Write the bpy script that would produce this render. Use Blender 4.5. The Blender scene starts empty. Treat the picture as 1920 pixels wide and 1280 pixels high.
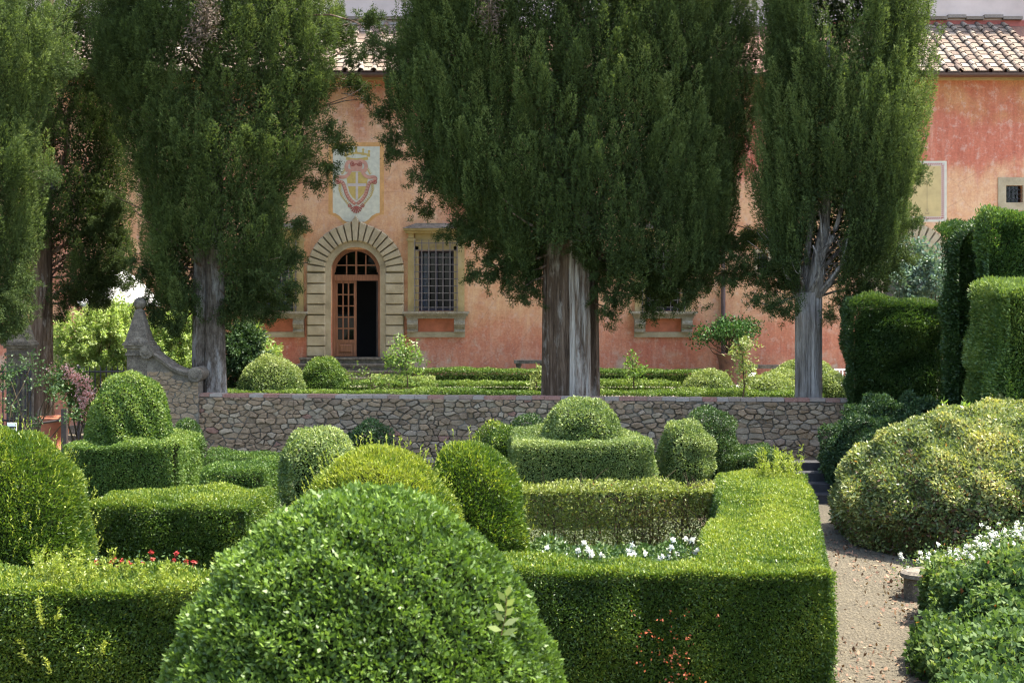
import bpy, math
import numpy as np
from math import radians, sin, cos, pi
from mathutils import Vector

# ------------------------------------------------------------------ camera, sky, sun, exposure
SC = bpy.context.scene
C = SC.collection
F = 2486.0            # focal length in photo pixels (1920 wide)
HY = 563.0            # horizon row
EYE = 2.1
cam_d = bpy.data.cameras.new('camera')
cam_d.sensor_width = 36.0
cam_d.lens = F / 1920 * 36
cam_d.shift_y = -(640 - HY) / 1920
cam_d.clip_end = 2000
cam_d.dof.use_dof = True
cam_d.dof.focus_distance = 27.0
cam_d.dof.aperture_fstop = 4.8
cam = bpy.data.objects.new('camera', cam_d)
C.objects.link(cam)
cam.location = (0, 0, EYE)
cam.rotation_euler = (pi / 2, 0, 0)
SC.camera = cam

SUN_EL, SUN_AZ = 65.0, 81.0     # azimuth measured clockwise (to the right) from the view axis (+Y)
world = bpy.data.worlds.new('World'); SC.world = world; world.use_nodes = True
wn = world.node_tree.nodes; wl = world.node_tree.links
sky = wn.new('ShaderNodeTexSky'); sky.sky_type = 'NISHITA'; sky.sun_disc = False
sky.sun_elevation = radians(SUN_EL); sky.sun_rotation = radians(SUN_AZ)
sky.air_density = 1.0; sky.dust_density = 3.0; sky.altitude = 200
wl.new(sky.outputs[0], wn['Background'].inputs[0])
wn['Background'].inputs[1].default_value = 0.15
sd = bpy.data.lights.new('sun', 'SUN'); sd.energy = 4.0; sd.angle = radians(0.55); sd.color = (1, 0.93, 0.82)
sun = bpy.data.objects.new('sun', sd); C.objects.link(sun)
dv = Vector((sin(radians(SUN_AZ)) * cos(radians(SUN_EL)), cos(radians(SUN_AZ)) * cos(radians(SUN_EL)), sin(radians(SUN_EL))))
sun.rotation_euler = dv.to_track_quat('Z', 'Y').to_euler()
sun.location = (20, 10, 30)
SC.view_settings.view_transform = 'Standard'
SC.view_settings.look = 'None'
SC.view_settings.gamma = 1
SC.view_settings.exposure = 2.14
SC.render.engine = 'CYCLES'
cy = SC.cycles
cy.max_bounces = 6; cy.diffuse_bounces = 4; cy.glossy_bounces = 2; cy.transmission_bounces = 3; cy.transparent_max_bounces = 6
cy.sample_clamp_indirect = 6
cy.use_denoising = True
cy.filter_width = 1.2

# ------------------------------------------------------------------ helpers
rng = np.random.default_rng(7)
def PX(x, Y): return (x - 960) * Y / F
def PZ(y, Y): return EYE - (y - HY) * Y / F
def P3(x, y, Y): return np.array([PX(x, Y), Y, PZ(y, Y)])
GZ = -1.5             # lower garden
TZ = -0.25            # terrace
FY = 38.2             # facade plane
FS = F / FY           # px per metre there
def fx(x): return PX(x, FY)
def fz(y): return PZ(y, FY)

ORG = {}
def tagp(o, label=None, cat=None, group=None, kind=None):
    if label: o['label'] = label
    if cat: o['category'] = cat
    if group: o['group'] = group
    if kind: o['kind'] = kind
    return o
def thing(name, loc, label, cat, group=None):
    o = bpy.data.objects.new(name, None); C.objects.link(o); o.location = loc
    o.empty_display_size = 0.2
    ORG[o] = np.array(loc, float)
    return tagp(o, label, cat, group)

def norm(v): return v / np.maximum(np.linalg.norm(v, axis=-1, keepdims=True), 1e-9)
def nz(P, freq, seed=0, k=9):
    r = np.random.default_rng(seed)
    K = norm(r.normal(size=(k, 3))) * freq * r.uniform(.6, 1.5, (k, 1)); ph = r.uniform(0, 6.28, k)
    return np.sin(P @ K.T + ph).sum(1) / math.sqrt(k / 2)      # roughly unit variance

def mesh_obj(name, V, faces, mat, parent=None, tone=None, smooth=False, matidx=None):
    """faces: (n,4) or (n,3) int array, or list of lists"""
    V = np.asarray(V, np.float32)
    me = bpy.data.meshes.new(name)
    org = ORG.get(parent) if parent is not None else None
    if org is not None: V = V - org.astype(np.float32)
    if isinstance(faces, np.ndarray):
        n, k = faces.shape
        me.vertices.add(len(V)); me.vertices.foreach_set('co', V.ravel())
        me.loops.add(n * k); me.loops.foreach_set('vertex_index', faces.astype(np.int32).ravel())
        me.polygons.add(n); me.polygons.foreach_set('loop_start', np.arange(0, n * k, k, dtype=np.int32))
        me.update(calc_edges=True)
    else:
        me.from_pydata(V.tolist(), [], faces); me.update()
    if smooth: me.polygons.foreach_set('use_smooth', np.ones(len(me.polygons), bool))
    if tone is not None:
        a = me.attributes.new('tone', 'FLOAT', 'FACE'); a.data.foreach_set('value', np.asarray(tone, np.float32))
    ms = mat if isinstance(mat, (list, tuple)) else [mat]
    for m in ms: me.materials.append(m)
    if matidx is not None: me.polygons.foreach_set('material_index', np.asarray(matidx, np.int32))
    o = bpy.data.objects.new(name, me); C.objects.link(o)
    if parent is not None:
        o.parent = parent; ORG[o] = org if org is not None else np.zeros(3)
    else: ORG[o] = np.zeros(3)
    return o

class MB:
    def __init__(s): s.v = []; s.f = []; s.t = []; s.n = 0
    def add(s, V, Fc, t=0.5):
        b = s.n; s.v.extend([tuple(p) for p in V]); s.n += len(V)
        for f in Fc: s.f.append([i + b for i in f]); s.t.append(t)
    def box(s, x0, x1, y0, y1, z0, z1, t=.5, rz=0, c=None):
        V = np.array([(x, y, z) for x in (x0, x1) for y in (y0, y1) for z in (z0, z1)], float)
        if rz:
            c = c or ((x0 + x1) / 2, (y0 + y1) / 2); a = V[:, 0] - c[0]; b = V[:, 1] - c[1]
            V[:, 0] = c[0] + a * cos(rz) - b * sin(rz); V[:, 1] = c[1] + a * sin(rz) + b * cos(rz)
        s.add(V, [(0, 1, 3, 2), (4, 6, 7, 5), (0, 4, 5, 1), (2, 3, 7, 6), (0, 2, 6, 4), (1, 5, 7, 3)], t)
    def cushion(s, poly, y0, y1, inset, t=.5, front=.6):
        """poly of (x,z) on the facade, standing out from y0 towards the viewer to y1, with a chamfer"""
        p = np.array(poly, float); n = len(p); c = p.mean(0)
        d = np.linalg.norm(p - c, axis=1, keepdims=True)
        q = c + (p - c) * (1 - inset / np.maximum(d, inset * 1.5))
        ym = y0 + (y1 - y0) * front
        V = [(a, y0, b) for a, b in p] + [(a, ym, b) for a, b in p] + [(a, y1, b) for a, b in q]
        Fc = []
        for i in range(n):
            j = (i + 1) % n
            Fc += [(i, j, n + j, n + i), (n + i, n + j, 2 * n + j, 2 * n + i)]
        Fc.append(tuple(range(2 * n, 3 * n)))
        s.add(V, Fc, t)
    def tube(s, path, rad, seg=8, t=.5, cap=True):
        path = np.array(path, float); n = len(path)
        rad = np.broadcast_to(np.asarray(rad, float), (n,))
        V = []
        for i in range(n):
            d = path[min(i + 1, n - 1)] - path[max(i - 1, 0)]; d = d / (np.linalg.norm(d) + 1e-9)
            a = np.cross(d, (0, 0, 1.) if abs(d[2]) < .9 else (1., 0, 0)); a /= np.linalg.norm(a); b = np.cross(d, a)
            for k in range(seg):
                w = 2 * pi * k / seg; V.append(path[i] + (a * cos(w) + b * sin(w)) * rad[i])
        Fc = [(i * seg + k, i * seg + (k + 1) % seg, (i + 1) * seg + (k + 1) % seg, (i + 1) * seg + k) for i in range(n - 1) for k in range(seg)]
        if cap: Fc += [tuple(range(seg))[::-1], tuple(range((n - 1) * seg, n * seg))]
        s.add(V, Fc, t)
    def lathe(s, cx, cy, prof, seg=24, t=.5, sx=1, sy=1, rot=0):
        V = []; n = len(prof)
        for r, z in prof:
            for k in range(seg):
                w = 2 * pi * k / seg + rot; V.append((cx + r * cos(w) * sx, cy + r * sin(w) * sy, z))
        Fc = [(i * seg + k, i * seg + (k + 1) % seg, (i + 1) * seg + (k + 1) % seg, (i + 1) * seg + k) for i in range(n - 1) for k in range(seg)]
        Fc += [tuple(range(seg)), tuple(range((n - 1) * seg, n * seg))]
        s.add(V, Fc, t)
    def prism(s, poly, z0, z1, t=.5):
        n = len(poly); V = [(x, y, z0) for x, y in poly] + [(x, y, z1) for x, y in poly]
        s.add(V, [(i, (i + 1) % n, n + (i + 1) % n, n + i) for i in range(n)] + [tuple(range(n, 2 * n)), tuple(range(n))[::-1]], t)
    def flat(s, poly, y, t=.5):          # thin painted panel on the facade (2 mm thick)
        n = len(poly); V = [(a, y, b) for a, b in poly] + [(a, y + .0015, b) for a, b in poly]
        s.add(V, [tuple(range(n))] + [(i, (i + 1) % n, n + (i + 1) % n, n + i) for i in range(n)], t)
    def ribbon(s, pts, w, y, t=.5, close=False):
        p = np.array(pts, float); n = len(p); w = np.broadcast_to(np.asarray(w, float), (n,))
        d = np.array([(p[(i + 1) % n] if close else p[min(i + 1, n - 1)]) - (p[i - 1] if close else p[max(i - 1, 0)]) for i in range(n)])
        d = d / (np.linalg.norm(d, axis=1, keepdims=True) + 1e-9); nn = np.stack([-d[:, 1], d[:, 0]], 1)
        A = p + nn * w[:, None] / 2; B = p - nn * w[:, None] / 2
        V = [(a, y, b) for a, b in A] + [(a, y, b) for a, b in B]
        s.add(V, [(i, (i + 1) % n, n + (i + 1) % n, n + i) for i in range(n if close else n - 1)], t)
    def build(s, name, mat, parent=None, smooth=False):
        return mesh_obj(name, s.v, s.f, mat, parent, s.t, smooth)

# ------------------------------------------------------------------ materials
def newmat(name):
    m = bpy.data.materials.new(name); m.use_nodes = True
    nt = m.node_tree; return m, nt, nt.nodes, nt.links, nt.nodes['Principled BSDF']
def ramp(N, L, src, stops):
    r = N.new('ShaderNodeValToRGB'); e = r.color_ramp.elements
    while len(e) < len(stops): e.new(.5)
    for k, (p, c) in enumerate(stops): e[k].position = p; e[k].color = (*c, 1)
    L.new(src, r.inputs[0]); return r.outputs[0]
def tex(N, L, kind='ShaderNodeTexNoise', scale=5, detail=4, rough=.6, vec=None, mapscale=None, coord='Object'):
    t = N.new(kind); t.inputs['Scale'].default_value = scale
    if 'Detail' in t.inputs: t.inputs['Detail'].default_value = detail
    if 'Roughness' in t.inputs: t.inputs['Roughness'].default_value = rough
    tc = N.new('ShaderNodeTexCoord'); src = tc.outputs[coord]
    if mapscale:
        mp = N.new('ShaderNodeMapping'); mp.inputs['Scale'].default_value = mapscale; L.new(src, mp.inputs[0]); src = mp.outputs[0]
    L.new(src, t.inputs['Vector']); return t
def mix(N, L, fac, a, b, typ='MIX'):
    m = N.new('ShaderNodeMix'); m.data_type = 'RGBA'; m.blend_type = typ
    for s, v in ((m.inputs[0], fac), (m.inputs[6], a), (m.inputs[7], b)):
        if isinstance(v, (int, float)): s.default_value = v
        elif isinstance(v, tuple): s.default_value = (*v, 1) if len(v) == 3 else v
        else: L.new(v, s)
    return m.outputs[2]
def mathn(N, L, op, a, b=None, clamp=False):
    m = N.new('ShaderNodeMath'); m.operation = op; m.use_clamp = clamp
    for i, v in enumerate((a, b)):
        if v is None: continue
        if isinstance(v, (int, float)): m.inputs[i].default_value = v
        else: L.new(v, m.inputs[i])
    return m.outputs[0]
def bump(N, L, bs, h, strength=.4, dist=.02):
    b = N.new('ShaderNodeBump'); b.inputs['Strength'].default_value = strength; b.inputs['Distance'].default_value = dist
    L.new(h, b.inputs['Height']); L.new(b.outputs[0], bs.inputs['Normal'])

def leafmat(name, stops, rough=.5, tr=.3, trcol=(1.25, 1.3, .6), spec=.4):
    m, nt, N, L, bs = newmat(name)
    a = N.new('ShaderNodeAttribute'); a.attribute_name = 'tone'
    col = ramp(N, L, a.outputs['Fac'], stops)
    L.new(col, bs.inputs['Base Color']); bs.inputs['Roughness'].default_value = rough
    bs.inputs['Specular IOR Level'].default_value = spec
    t = N.new('ShaderNodeBsdfTranslucent'); L.new(mix(N, L, 1.0, col, trcol, 'MULTIPLY'), t.inputs[0])
    ms = N.new('ShaderNodeMixShader'); ms.inputs[0].default_value = tr
    L.new(bs.outputs[0], ms.inputs[1]); L.new(t.outputs[0], ms.inputs[2])
    L.new(ms.outputs[0], N['Material Output'].inputs[0]); return m
BOX = leafmat('box_leaf', [(0, (.035, .075, .014)), (.5, (.075, .135, .024)), (.85, (.15, .215, .04)), (1, (.24, .29, .09))], .5, .3, spec=.3)
BOXG = leafmat('glossy_box_leaf', [(0, (.045, .085, .014)), (.5, (.095, .165, .024)), (.85, (.16, .245, .04)), (1, (.21, .30, .07))], .48, .3, spec=.4)
BOXP = leafmat('pale_box_leaf', [(0, (.06, .10, .03)), (.5, (.13, .185, .055)), (.85, (.22, .27, .09)), (1, (.32, .36, .15))], .5, .3, spec=.3)
YEW = leafmat('yew_leaf', [(0, (.03, .065, .01)), (.45, (.07, .125, .014)), (.8, (.17, .225, .025)), (1, (.30, .32, .05))], .45, .32)
YEWD = leafmat('dark_yew_leaf', [(0, (.022, .05, .012)), (.5, (.045, .09, .02)), (.85, (.085, .14, .03)), (1, (.15, .19, .05))], .45, .25)
CYP = leafmat('cypress_leaf', [(0, (.024, .034, .012)), (.4, (.058, .088, .027)), (.75, (.115, .160, .045)), (1, (.20, .24, .08))], .8, .28, spec=.12)
CYPH = leafmat('clipped_cypress_leaf', [(0, (.025, .06, .015)), (.5, (.055, .11, .024)), (.85, (.11, .175, .036)), (1, (.19, .24, .06))], .5, .3)
YELL = leafmat('variegated_leaf', [(0, (.10, .05, .025)), (.14, (.07, .10, .03)), (.5, (.14, .18, .06)), (.8, (.26, .28, .09)), (.96, (.40, .36, .12)), (1, (.40, .17, .05))], .42, .3)
IVY = leafmat('ivy_leaf', [(0, (.03, .06, .02)), (.5, (.07, .12, .035)), (.85, (.14, .20, .055)), (.97, (.24, .27, .08)), (1, (.34, .12, .04))], .55, .35, spec=.15)
BRUS = leafmat('mixed_shrub_leaf', [(0, (.04, .08, .02)), (.5, (.09, .17, .035)), (.85, (.18, .27, .06)), (1, (.32, .38, .13))], .45, .38)
LITE = leafmat('light_shrub_leaf', [(0, (.14, .22, .06)), (.5, (.26, .36, .11)), (1, (.50, .56, .28))], .5, .42)
DSHR = leafmat('dark_shrub_leaf', [(0, (.015, .035, .014)), (.5, (.034, .07, .026)), (.9, (.07, .12, .042)), (1, (.12, .18, .07))], .5, .25, spec=.25)
BLUE = leafmat('blue_green_leaf', [(0, (.05, .09, .07)), (.5, (.11, .18, .14)), (.9, (.2, .28, .22)), (1, (.3, .34, .22))], .45, .3)
SPRS = leafmat('thin_hedge_leaf', [(0, (.08, .06, .02)), (.25, (.09, .11, .02)), (.6, (.14, .18, .035)), (.96, (.26, .28, .07)), (1, (.36, .12, .05))], .45, .35)
WHT = leafmat('white_petal', [(0, (.6, .62, .5)), (1, (.85, .85, .8))], .6, .3, (1, 1, 1))
REDP = leafmat('red_petal', [(0, (.25, .012, .012)), (.6, (.36, .03, .02)), (1, (.5, .14, .06))], .5, .2, (1, 1, 1))
PNK = leafmat('pink_petal', [(0, (.85, .40, .34)), (1, (.88, .66, .6))], .6, .35, (1, 1, 1))
LITT = leafmat('dry_leaf', [(0, (.08, .04, .02)), (.6, (.18, .095, .055)), (1, (.28, .19, .11))], .7, .1)
DEAD = leafmat('dead_sprig', [(0, (.07, .05, .035)), (1, (.16, .12, .085))], .8, .1)

def plain(name, col, rough=.7, var=.25, scale=6, bmp=.3, metal=0, dist=.01, tone=0, mapscale=None, detail=6):
    m, nt, N, L, bs = newmat(name)
    t = tex(N, L, scale=scale, detail=detail, rough=.65, mapscale=mapscale)
    lo = tuple(c * (1 - var) for c in col); hi = tuple(min(1, c * (1 + var)) for c in col)
    c = ramp(N, L, t.outputs['Fac'], [(.3, lo), (.7, hi)])
    if tone:
        a = N.new('ShaderNodeAttribute'); a.attribute_name = 'tone'
        c = mix(N, L, 1.0, c, ramp(N, L, a.outputs['Fac'], [(0, (1 - tone,) * 3), (1, (1 + tone * .0,) * 3)]), 'MULTIPLY')
    L.new(c, bs.inputs['Base Color']); bs.inputs['Roughness'].default_value = rough; bs.inputs['Metallic'].default_value = metal
    if bmp:
        t2 = tex(N, L, scale=scale * 5, detail=6, mapscale=mapscale); bump(N, L, bs, t2.outputs['Fac'], bmp, dist)
    return m
TWIG = plain('twig_bark', (.07, .055, .035), .9, .4, 20)
CORE = plain('dark_filler', (.014, .02, .008), .95, .5, 14, .6)  # near-black solid filler, painting the shade between the leaves
IRON = plain('wrought_iron', (.035, .032, .036), .5, .4, 8, .2, .4)
GRIL = plain('weathered_grille_iron', (.17, .145, .14), .6, .3, 8, .2, .2)
WOOD = plain('chestnut_wood', (.22, .085, .035), .5, .35, 3, .3, mapscale=(9, 9, 1))
for m_ in (CORE, TWIG): m_.node_tree.nodes['Principled BSDF'].inputs['Specular IOR Level'].default_value = 0
WOODD = plain('dark_wood', (.05, .035, .03), .6, .4, 4, .3)
FRAMEB = plain('painted_window_frame', (.02, .018, .04), .45, .2, 5, .1)
CURT = plain('pale_curtain', (.35, .42, .6), .8, .2, 6, .2)
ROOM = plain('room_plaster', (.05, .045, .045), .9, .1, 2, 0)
LEAD = plain('copper_gutter', (.09, .055, .05), .5, .25, 5, .1)
TERR = plain('terracotta', (.15, .07, .045), .8, .3, 9, .4)
WHITE = plain('white_paint', (.8, .8, .78), .5, .06, 5, .05)
ORNG = plain('orange_plaster', (.44, .14, .07), .85, .22, 5, .3)
CREAM = plain('cream_fresco', (.56, .54, .42), .9, .14, 8, .15)
OCHRE = plain('ochre_fresco', (.58, .31, .11), .9, .22, 6, .15)
FRED = plain('red_fresco', (.33, .09, .065), .9, .25, 9, .1)
FPINK = plain('pink_fresco', (.52, .27, .19), .9, .18, 9, .1)
FYEL = plain('yellow_fresco', (.50, .36, .11), .9, .15, 9, .1)
FLILA = plain('pale_cross_fresco', (.52, .44, .38), .9, .12, 9, .1)
SUNY = plain('sundial_fresco', (.50, .38, .17), .9, .14, 3, .15)
FINK = plain('grey_fresco_line', (.22, .17, .10), .9, .2, 9, .1)
CANV = plain('white_canvas', (.62, .62, .60), .8, .04, 3, .1)

def stone_mat(name, a, b, c, scale=5, bmp=.5, lich=.55, tone=0):
    m, nt, N, L, bs = newmat(name)
    t = tex(N, L, scale=scale, detail=8, rough=.7)
    col = ramp(N, L, t.outputs['Fac'], [(.28, a), (.5, b), (.72, c)])
    if tone:
        at = N.new('ShaderNodeAttribute'); at.attribute_name = 'tone'
        col = mix(N, L, .6, col, ramp(N, L, at.outputs['Fac'], tone))
    t3 = tex(N, L, scale=scale * 9, detail=5); sp = ramp(N, L, t3.outputs['Fac'], [(lich, (0, 0, 0)), (lich + .08, (1, 1, 1))])
    col = mix(N, L, mathn(N, L, 'MULTIPLY', sp, .35), col, tuple(min(1, x * 1.8) for x in c))
    L.new(col, bs.inputs['Base Color']); bs.inputs['Roughness'].default_value = .9
    t2 = tex(N, L, scale=scale * 7, detail=8, rough=.7); bump(N, L, bs, t2.outputs['Fac'], bmp, .02)
    return m
PSTONE = stone_mat('pietra_serena_stone', (.25, .20, .12), (.37, .30, .185), (.44, .37, .25), 2.5, .45, .62)
YSTONE = stone_mat('painted_ochre_stone', (.30, .22, .09), (.40, .30, .13), (.46, .36, .2), 2.5, .4, .62)
SILL = stone_mat('weathered_sill_stone', (.13, .11, .07), (.25, .21, .14), (.36, .33, .26), 4, .6, .56)
GREY = stone_mat('lichened_grey_stone', (.04, .032, .024), (.125, .105, .078), (.26, .225, .17), 7, 1.0, .55)
DGREY = stone_mat('shaded_step_stone', (.012, .012, .012), (.025, .025, .026), (.04, .04, .042), 5, .8, .75)  # for the garden steps: their shade is put into the stone colour
RUB = stone_mat('rubble_stone', (.08, .055, .035), (.22, .165, .105), (.38, .30, .21), 8, 1.0, .60,
    tone=[(0, (.12, .08, .05)), (.25, (.24, .155, .085)), (.5, (.33, .22, .12)), (.7, (.22, .18, .13)), (.88, (.36, .28, .18)), (.95, (.38, .32, .23)), (1, (.26, .11, .08))])
MORT = stone_mat('lime_mortar', (.06, .05, .04), (.14, .12, .09), (.27, .24, .19), 5, .9, .6)
COPB = stone_mat('coping_brick', (.16, .12, .09), (.25, .19, .15), (.33, .28, .24), 6, .6, .56,
    tone=[(0, (.27, .09, .06)), (.35, (.22, .12, .085)), (.6, (.22, .18, .14)), (1, (.32, .29, .25))])
TILE = stone_mat('roof_tile', (.08, .055, .04), (.15, .11, .08), (.22, .185, .15), 5, .6, .55,
    tone=[(0, (.07, .04, .028)), (.3, (.13, .08, .05)), (.6, (.17, .13, .09)), (.85, (.21, .18, .14)), (1, (.24, .21, .175))])

def bark(name, a, b, c, pale=(.3, .29, .27), paleth=.6, zs=.25):
    m, nt, N, L, bs = newmat(name)
    t = tex(N, L, scale=9, detail=8, rough=.7, mapscale=(1.6, 1.6, zs * .45))
    col = ramp(N, L, t.outputs['Fac'], [(.32, a), (.5, b), (.68, c)])
    t3 = tex(N, L, scale=3.0, detail=8, rough=.75, mapscale=(1, 1, .3))
    col = mix(N, L, ramp(N, L, t3.outputs['Fac'], [(paleth - .05, (0, 0, 0)), (paleth + .1, (1, 1, 1))]), col, pale)
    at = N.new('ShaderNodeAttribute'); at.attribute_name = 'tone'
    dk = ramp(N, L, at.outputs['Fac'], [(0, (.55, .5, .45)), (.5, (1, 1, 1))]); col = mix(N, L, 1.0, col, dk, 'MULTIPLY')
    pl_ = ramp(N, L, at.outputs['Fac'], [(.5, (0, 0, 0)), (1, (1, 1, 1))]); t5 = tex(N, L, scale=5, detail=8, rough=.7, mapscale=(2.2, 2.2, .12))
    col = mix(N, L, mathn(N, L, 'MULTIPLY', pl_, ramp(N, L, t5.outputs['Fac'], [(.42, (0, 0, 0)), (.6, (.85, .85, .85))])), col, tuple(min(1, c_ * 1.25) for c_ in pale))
    L.new(col, bs.inputs['Base Color']); bs.inputs['Roughness'].default_value = .95
    bs.inputs['Specular IOR Level'].default_value = .15
    t2 = tex(N, L, scale=22, detail=6, mapscale=(1.5, 1.5, .12)); bump(N, L, bs, t2.outputs['Fac'], 1.0, .12)
    return m
BARK = bark('cypress_bark', (.04, .025, .015), (.15, .10, .065), (.29, .21, .145), (.52, .46, .38), .58)
BARKG = bark('grey_cypress_bark', (.05, .04, .03), (.19, .165, .135), (.31, .28, .24), (.46, .42, .37), .54)
BARKW = bark('spotted_cypress_bark', (.05, .038, .028), (.14, .112, .085), (.24, .2, .16), (.46, .43, .38), .54, 1.2)

def plaster():
    m, nt, N, L, bs = newmat('aged_red_plaster')
    geo = N.new('ShaderNodeTexCoord'); sep = N.new('ShaderNodeSeparateXYZ'); L.new(geo.outputs['Object'], sep.inputs[0])
    X, Z = sep.outputs[0], sep.outputs[2]
    n1 = tex(N, L, scale=.42, detail=9, rough=.62).outputs['Fac']
    n2 = tex(N, L, scale=1.5, detail=9, rough=.7).outputs['Fac']
    n3 = tex(N, L, scale=3.0, detail=8, rough=.7, mapscale=(1.5, 1, .22)).outputs['Fac']
    nf = tex(N, L, scale=16, detail=8, rough=.75).outputs['Fac']
    def sstep(v, a, b): # 0..1
        r = N.new('ShaderNodeMapRange'); r.interpolation_type = 'SMOOTHSTEP'; L.new(v, r.inputs[0])
        r.inputs[1].default_value = a; r.inputs[2].default_value = b; return r.outputs[0]
    def wob(v, src, amt): return mathn(N, L, 'ADD', v, mathn(N, L, 'MULTIPLY', mathn(N, L, 'SUBTRACT', src, .5), amt))
    Zw = wob(Z, n1, 3.2); Zw = wob(Zw, n3, 1.5); Xw = wob(X, n1, 3.5)
    base = ramp(N, L, n2, [(.3, (.42, .13, .072)), (.5, (.53, .205, .115)), (.72, (.61, .31, .19))])     # salmon, low on the wall
    peach = ramp(N, L, n2, [(.3, (.52, .24, .12)), (.5, (.61, .335, .175)), (.7, (.66, .41, .235))])
    red = ramp(N, L, n3, [(.3, (.38, .085, .05)), (.55, (.47, .135, .078)), (.75, (.54, .23, .14))])
    ochr = ramp(N, L, n2, [(.35, (.40, .13, .06)), (.6, (.50, .25, .10))])
    col = mix(N, L, sstep(Zw, 1.2, 2.3), base, peach)
    col = mix(N, L, mathn(N, L, 'MULTIPLY', mathn(N, L, 'MULTIPLY', sstep(Zw, 5.6, 6.3), sstep(Xw, 4.0, 6.0)), .9), col, red)
    col = mix(N, L, mathn(N, L, 'MULTIPLY', sstep(Zw, 7.3, 7.9), .85), col, ochr)
    # red runs between the ochre mouldings
    pm = mathn(N, L, 'MULTIPLY', ramp(N, L, n1, [(.53, (0, 0, 0)), (.62, (1, 1, 1))]), .6)
    col = mix(N, L, pm, col, red)
    # pale patches where the coat has weathered off, low down
    low = mathn(N, L, 'MULTIPLY', sstep(Zw, 1.5, .3), ramp(N, L, tex(N, L, scale=1.0, detail=9, rough=.7).outputs['Fac'], [(.52, (0, 0, 0)), (.6, (1, 1, 1))]))
    col = mix(N, L, mathn(N, L, 'MULTIPLY', low, .8), col, (.44, .37, .27))
    col = mix(N, L, mathn(N, L, 'MULTIPLY', ramp(N, L, n3, [(.55, (0, 0, 0)), (.75, (1, 1, 1))]), .35), col, (.60, .40, .32))
    col = mix(N, L, .6, col, ramp(N, L, nf, [(.32, (.33, .33, .33)), (.68, (.72, .72, .72))]), 'OVERLAY')
    run = tex(N, L, scale=2.2, detail=7, rough=.7, mapscale=(3.2, 1, .16)).outputs['Fac']
    col = mix(N, L, .25, col, ramp(N, L, run, [(.36, (.34, .33, .34)), (.5, (.5, .5, .5)), (.66, (.66, .68, .68))]), 'OVERLAY')
    mid = tex(N, L, scale=4.5, detail=9, rough=.75).outputs['Fac']
    col = mix(N, L, mathn(N, L, 'MULTIPLY', ramp(N, L, mid, [(.52, (0, 0, 0)), (.62, (1, 1, 1))]), .45), col, (.62, .44, .34))
    crk = tex(N, L, 'ShaderNodeTexVoronoi', scale=.55); crk.feature = 'DISTANCE_TO_EDGE'
    col = mix(N, L, mathn(N, L, 'MULTIPLY', ramp(N, L, crk.outputs['Distance'], [(.0, (1, 1, 1)), (.006, (0, 0, 0))]), .25), col, (.2, .09, .07))
    L.new(col, bs.inputs['Base Color']); bs.inputs['Roughness'].default_value = .92
    bump(N, L, bs, n2, .5, .03)
    return m
PLAS = plaster()
UPPL = plain('pale_upper_plaster', (.50, .41, .35), .9, .16, .8, .2)

def ground_mat(name, c1, c2, c3, sc=34):
    m, nt, N, L, bs = newmat(name)
    v = tex(N, L, 'ShaderNodeTexVoronoi', scale=sc)
    t = tex(N, L, scale=1.2, detail=8, rough=.7)
    g = ramp(N, L, v.outputs['Color'], [(0.1, c1), (.5, c2), (.9, c3)])
    g = mix(N, L, .45, g, ramp(N, L, t.outputs['Fac'], [(.3, c1), (.7, c3)]))
    L.new(g, bs.inputs['Base Color']); bs.inputs['Roughness'].default_value = .95
    bump(N, L, bs, v.outputs['Distance'], .9, .02); return m
GRAV = ground_mat('path_gravel', (.036, .029, .017), (.07, .058, .036), (.11, .093, .06))
SOIL = ground_mat('dry_soil', (.06, .05, .03), (.11, .09, .055), (.17, .14, .09), 25)
LAWN = ground_mat('thin_grassy_gravel', (.035, .05, .015), (.06, .085, .025), (.10, .12, .05), 70)
TGRAV = ground_mat('terrace_gravel', (.13, .12, .08), (.2, .175, .12), (.26, .23, .17), 22)

m, nt, N, L, bs = newmat('window_glass')
gl = N.new('ShaderNodeBsdfGlossy'); gl.inputs['Roughness'].default_value = .03; gl.inputs[0].default_value = (.8, .85, .9, 1)
tp = N.new('ShaderNodeBsdfTransparent'); tp.inputs[0].default_value = (.5, .52, .55, 1)
fr = N.new('ShaderNodeFresnel'); fr.inputs[0].default_value = 1.4
msx = N.new('ShaderNodeMixShader'); L.new(fr.outputs[0], msx.inputs[0]); L.new(tp.outputs[0], msx.inputs[1]); L.new(gl.outputs[0], msx.inputs[2])
L.new(msx.outputs[0], N['Material Output'].inputs[0]); GLASS = m

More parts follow.
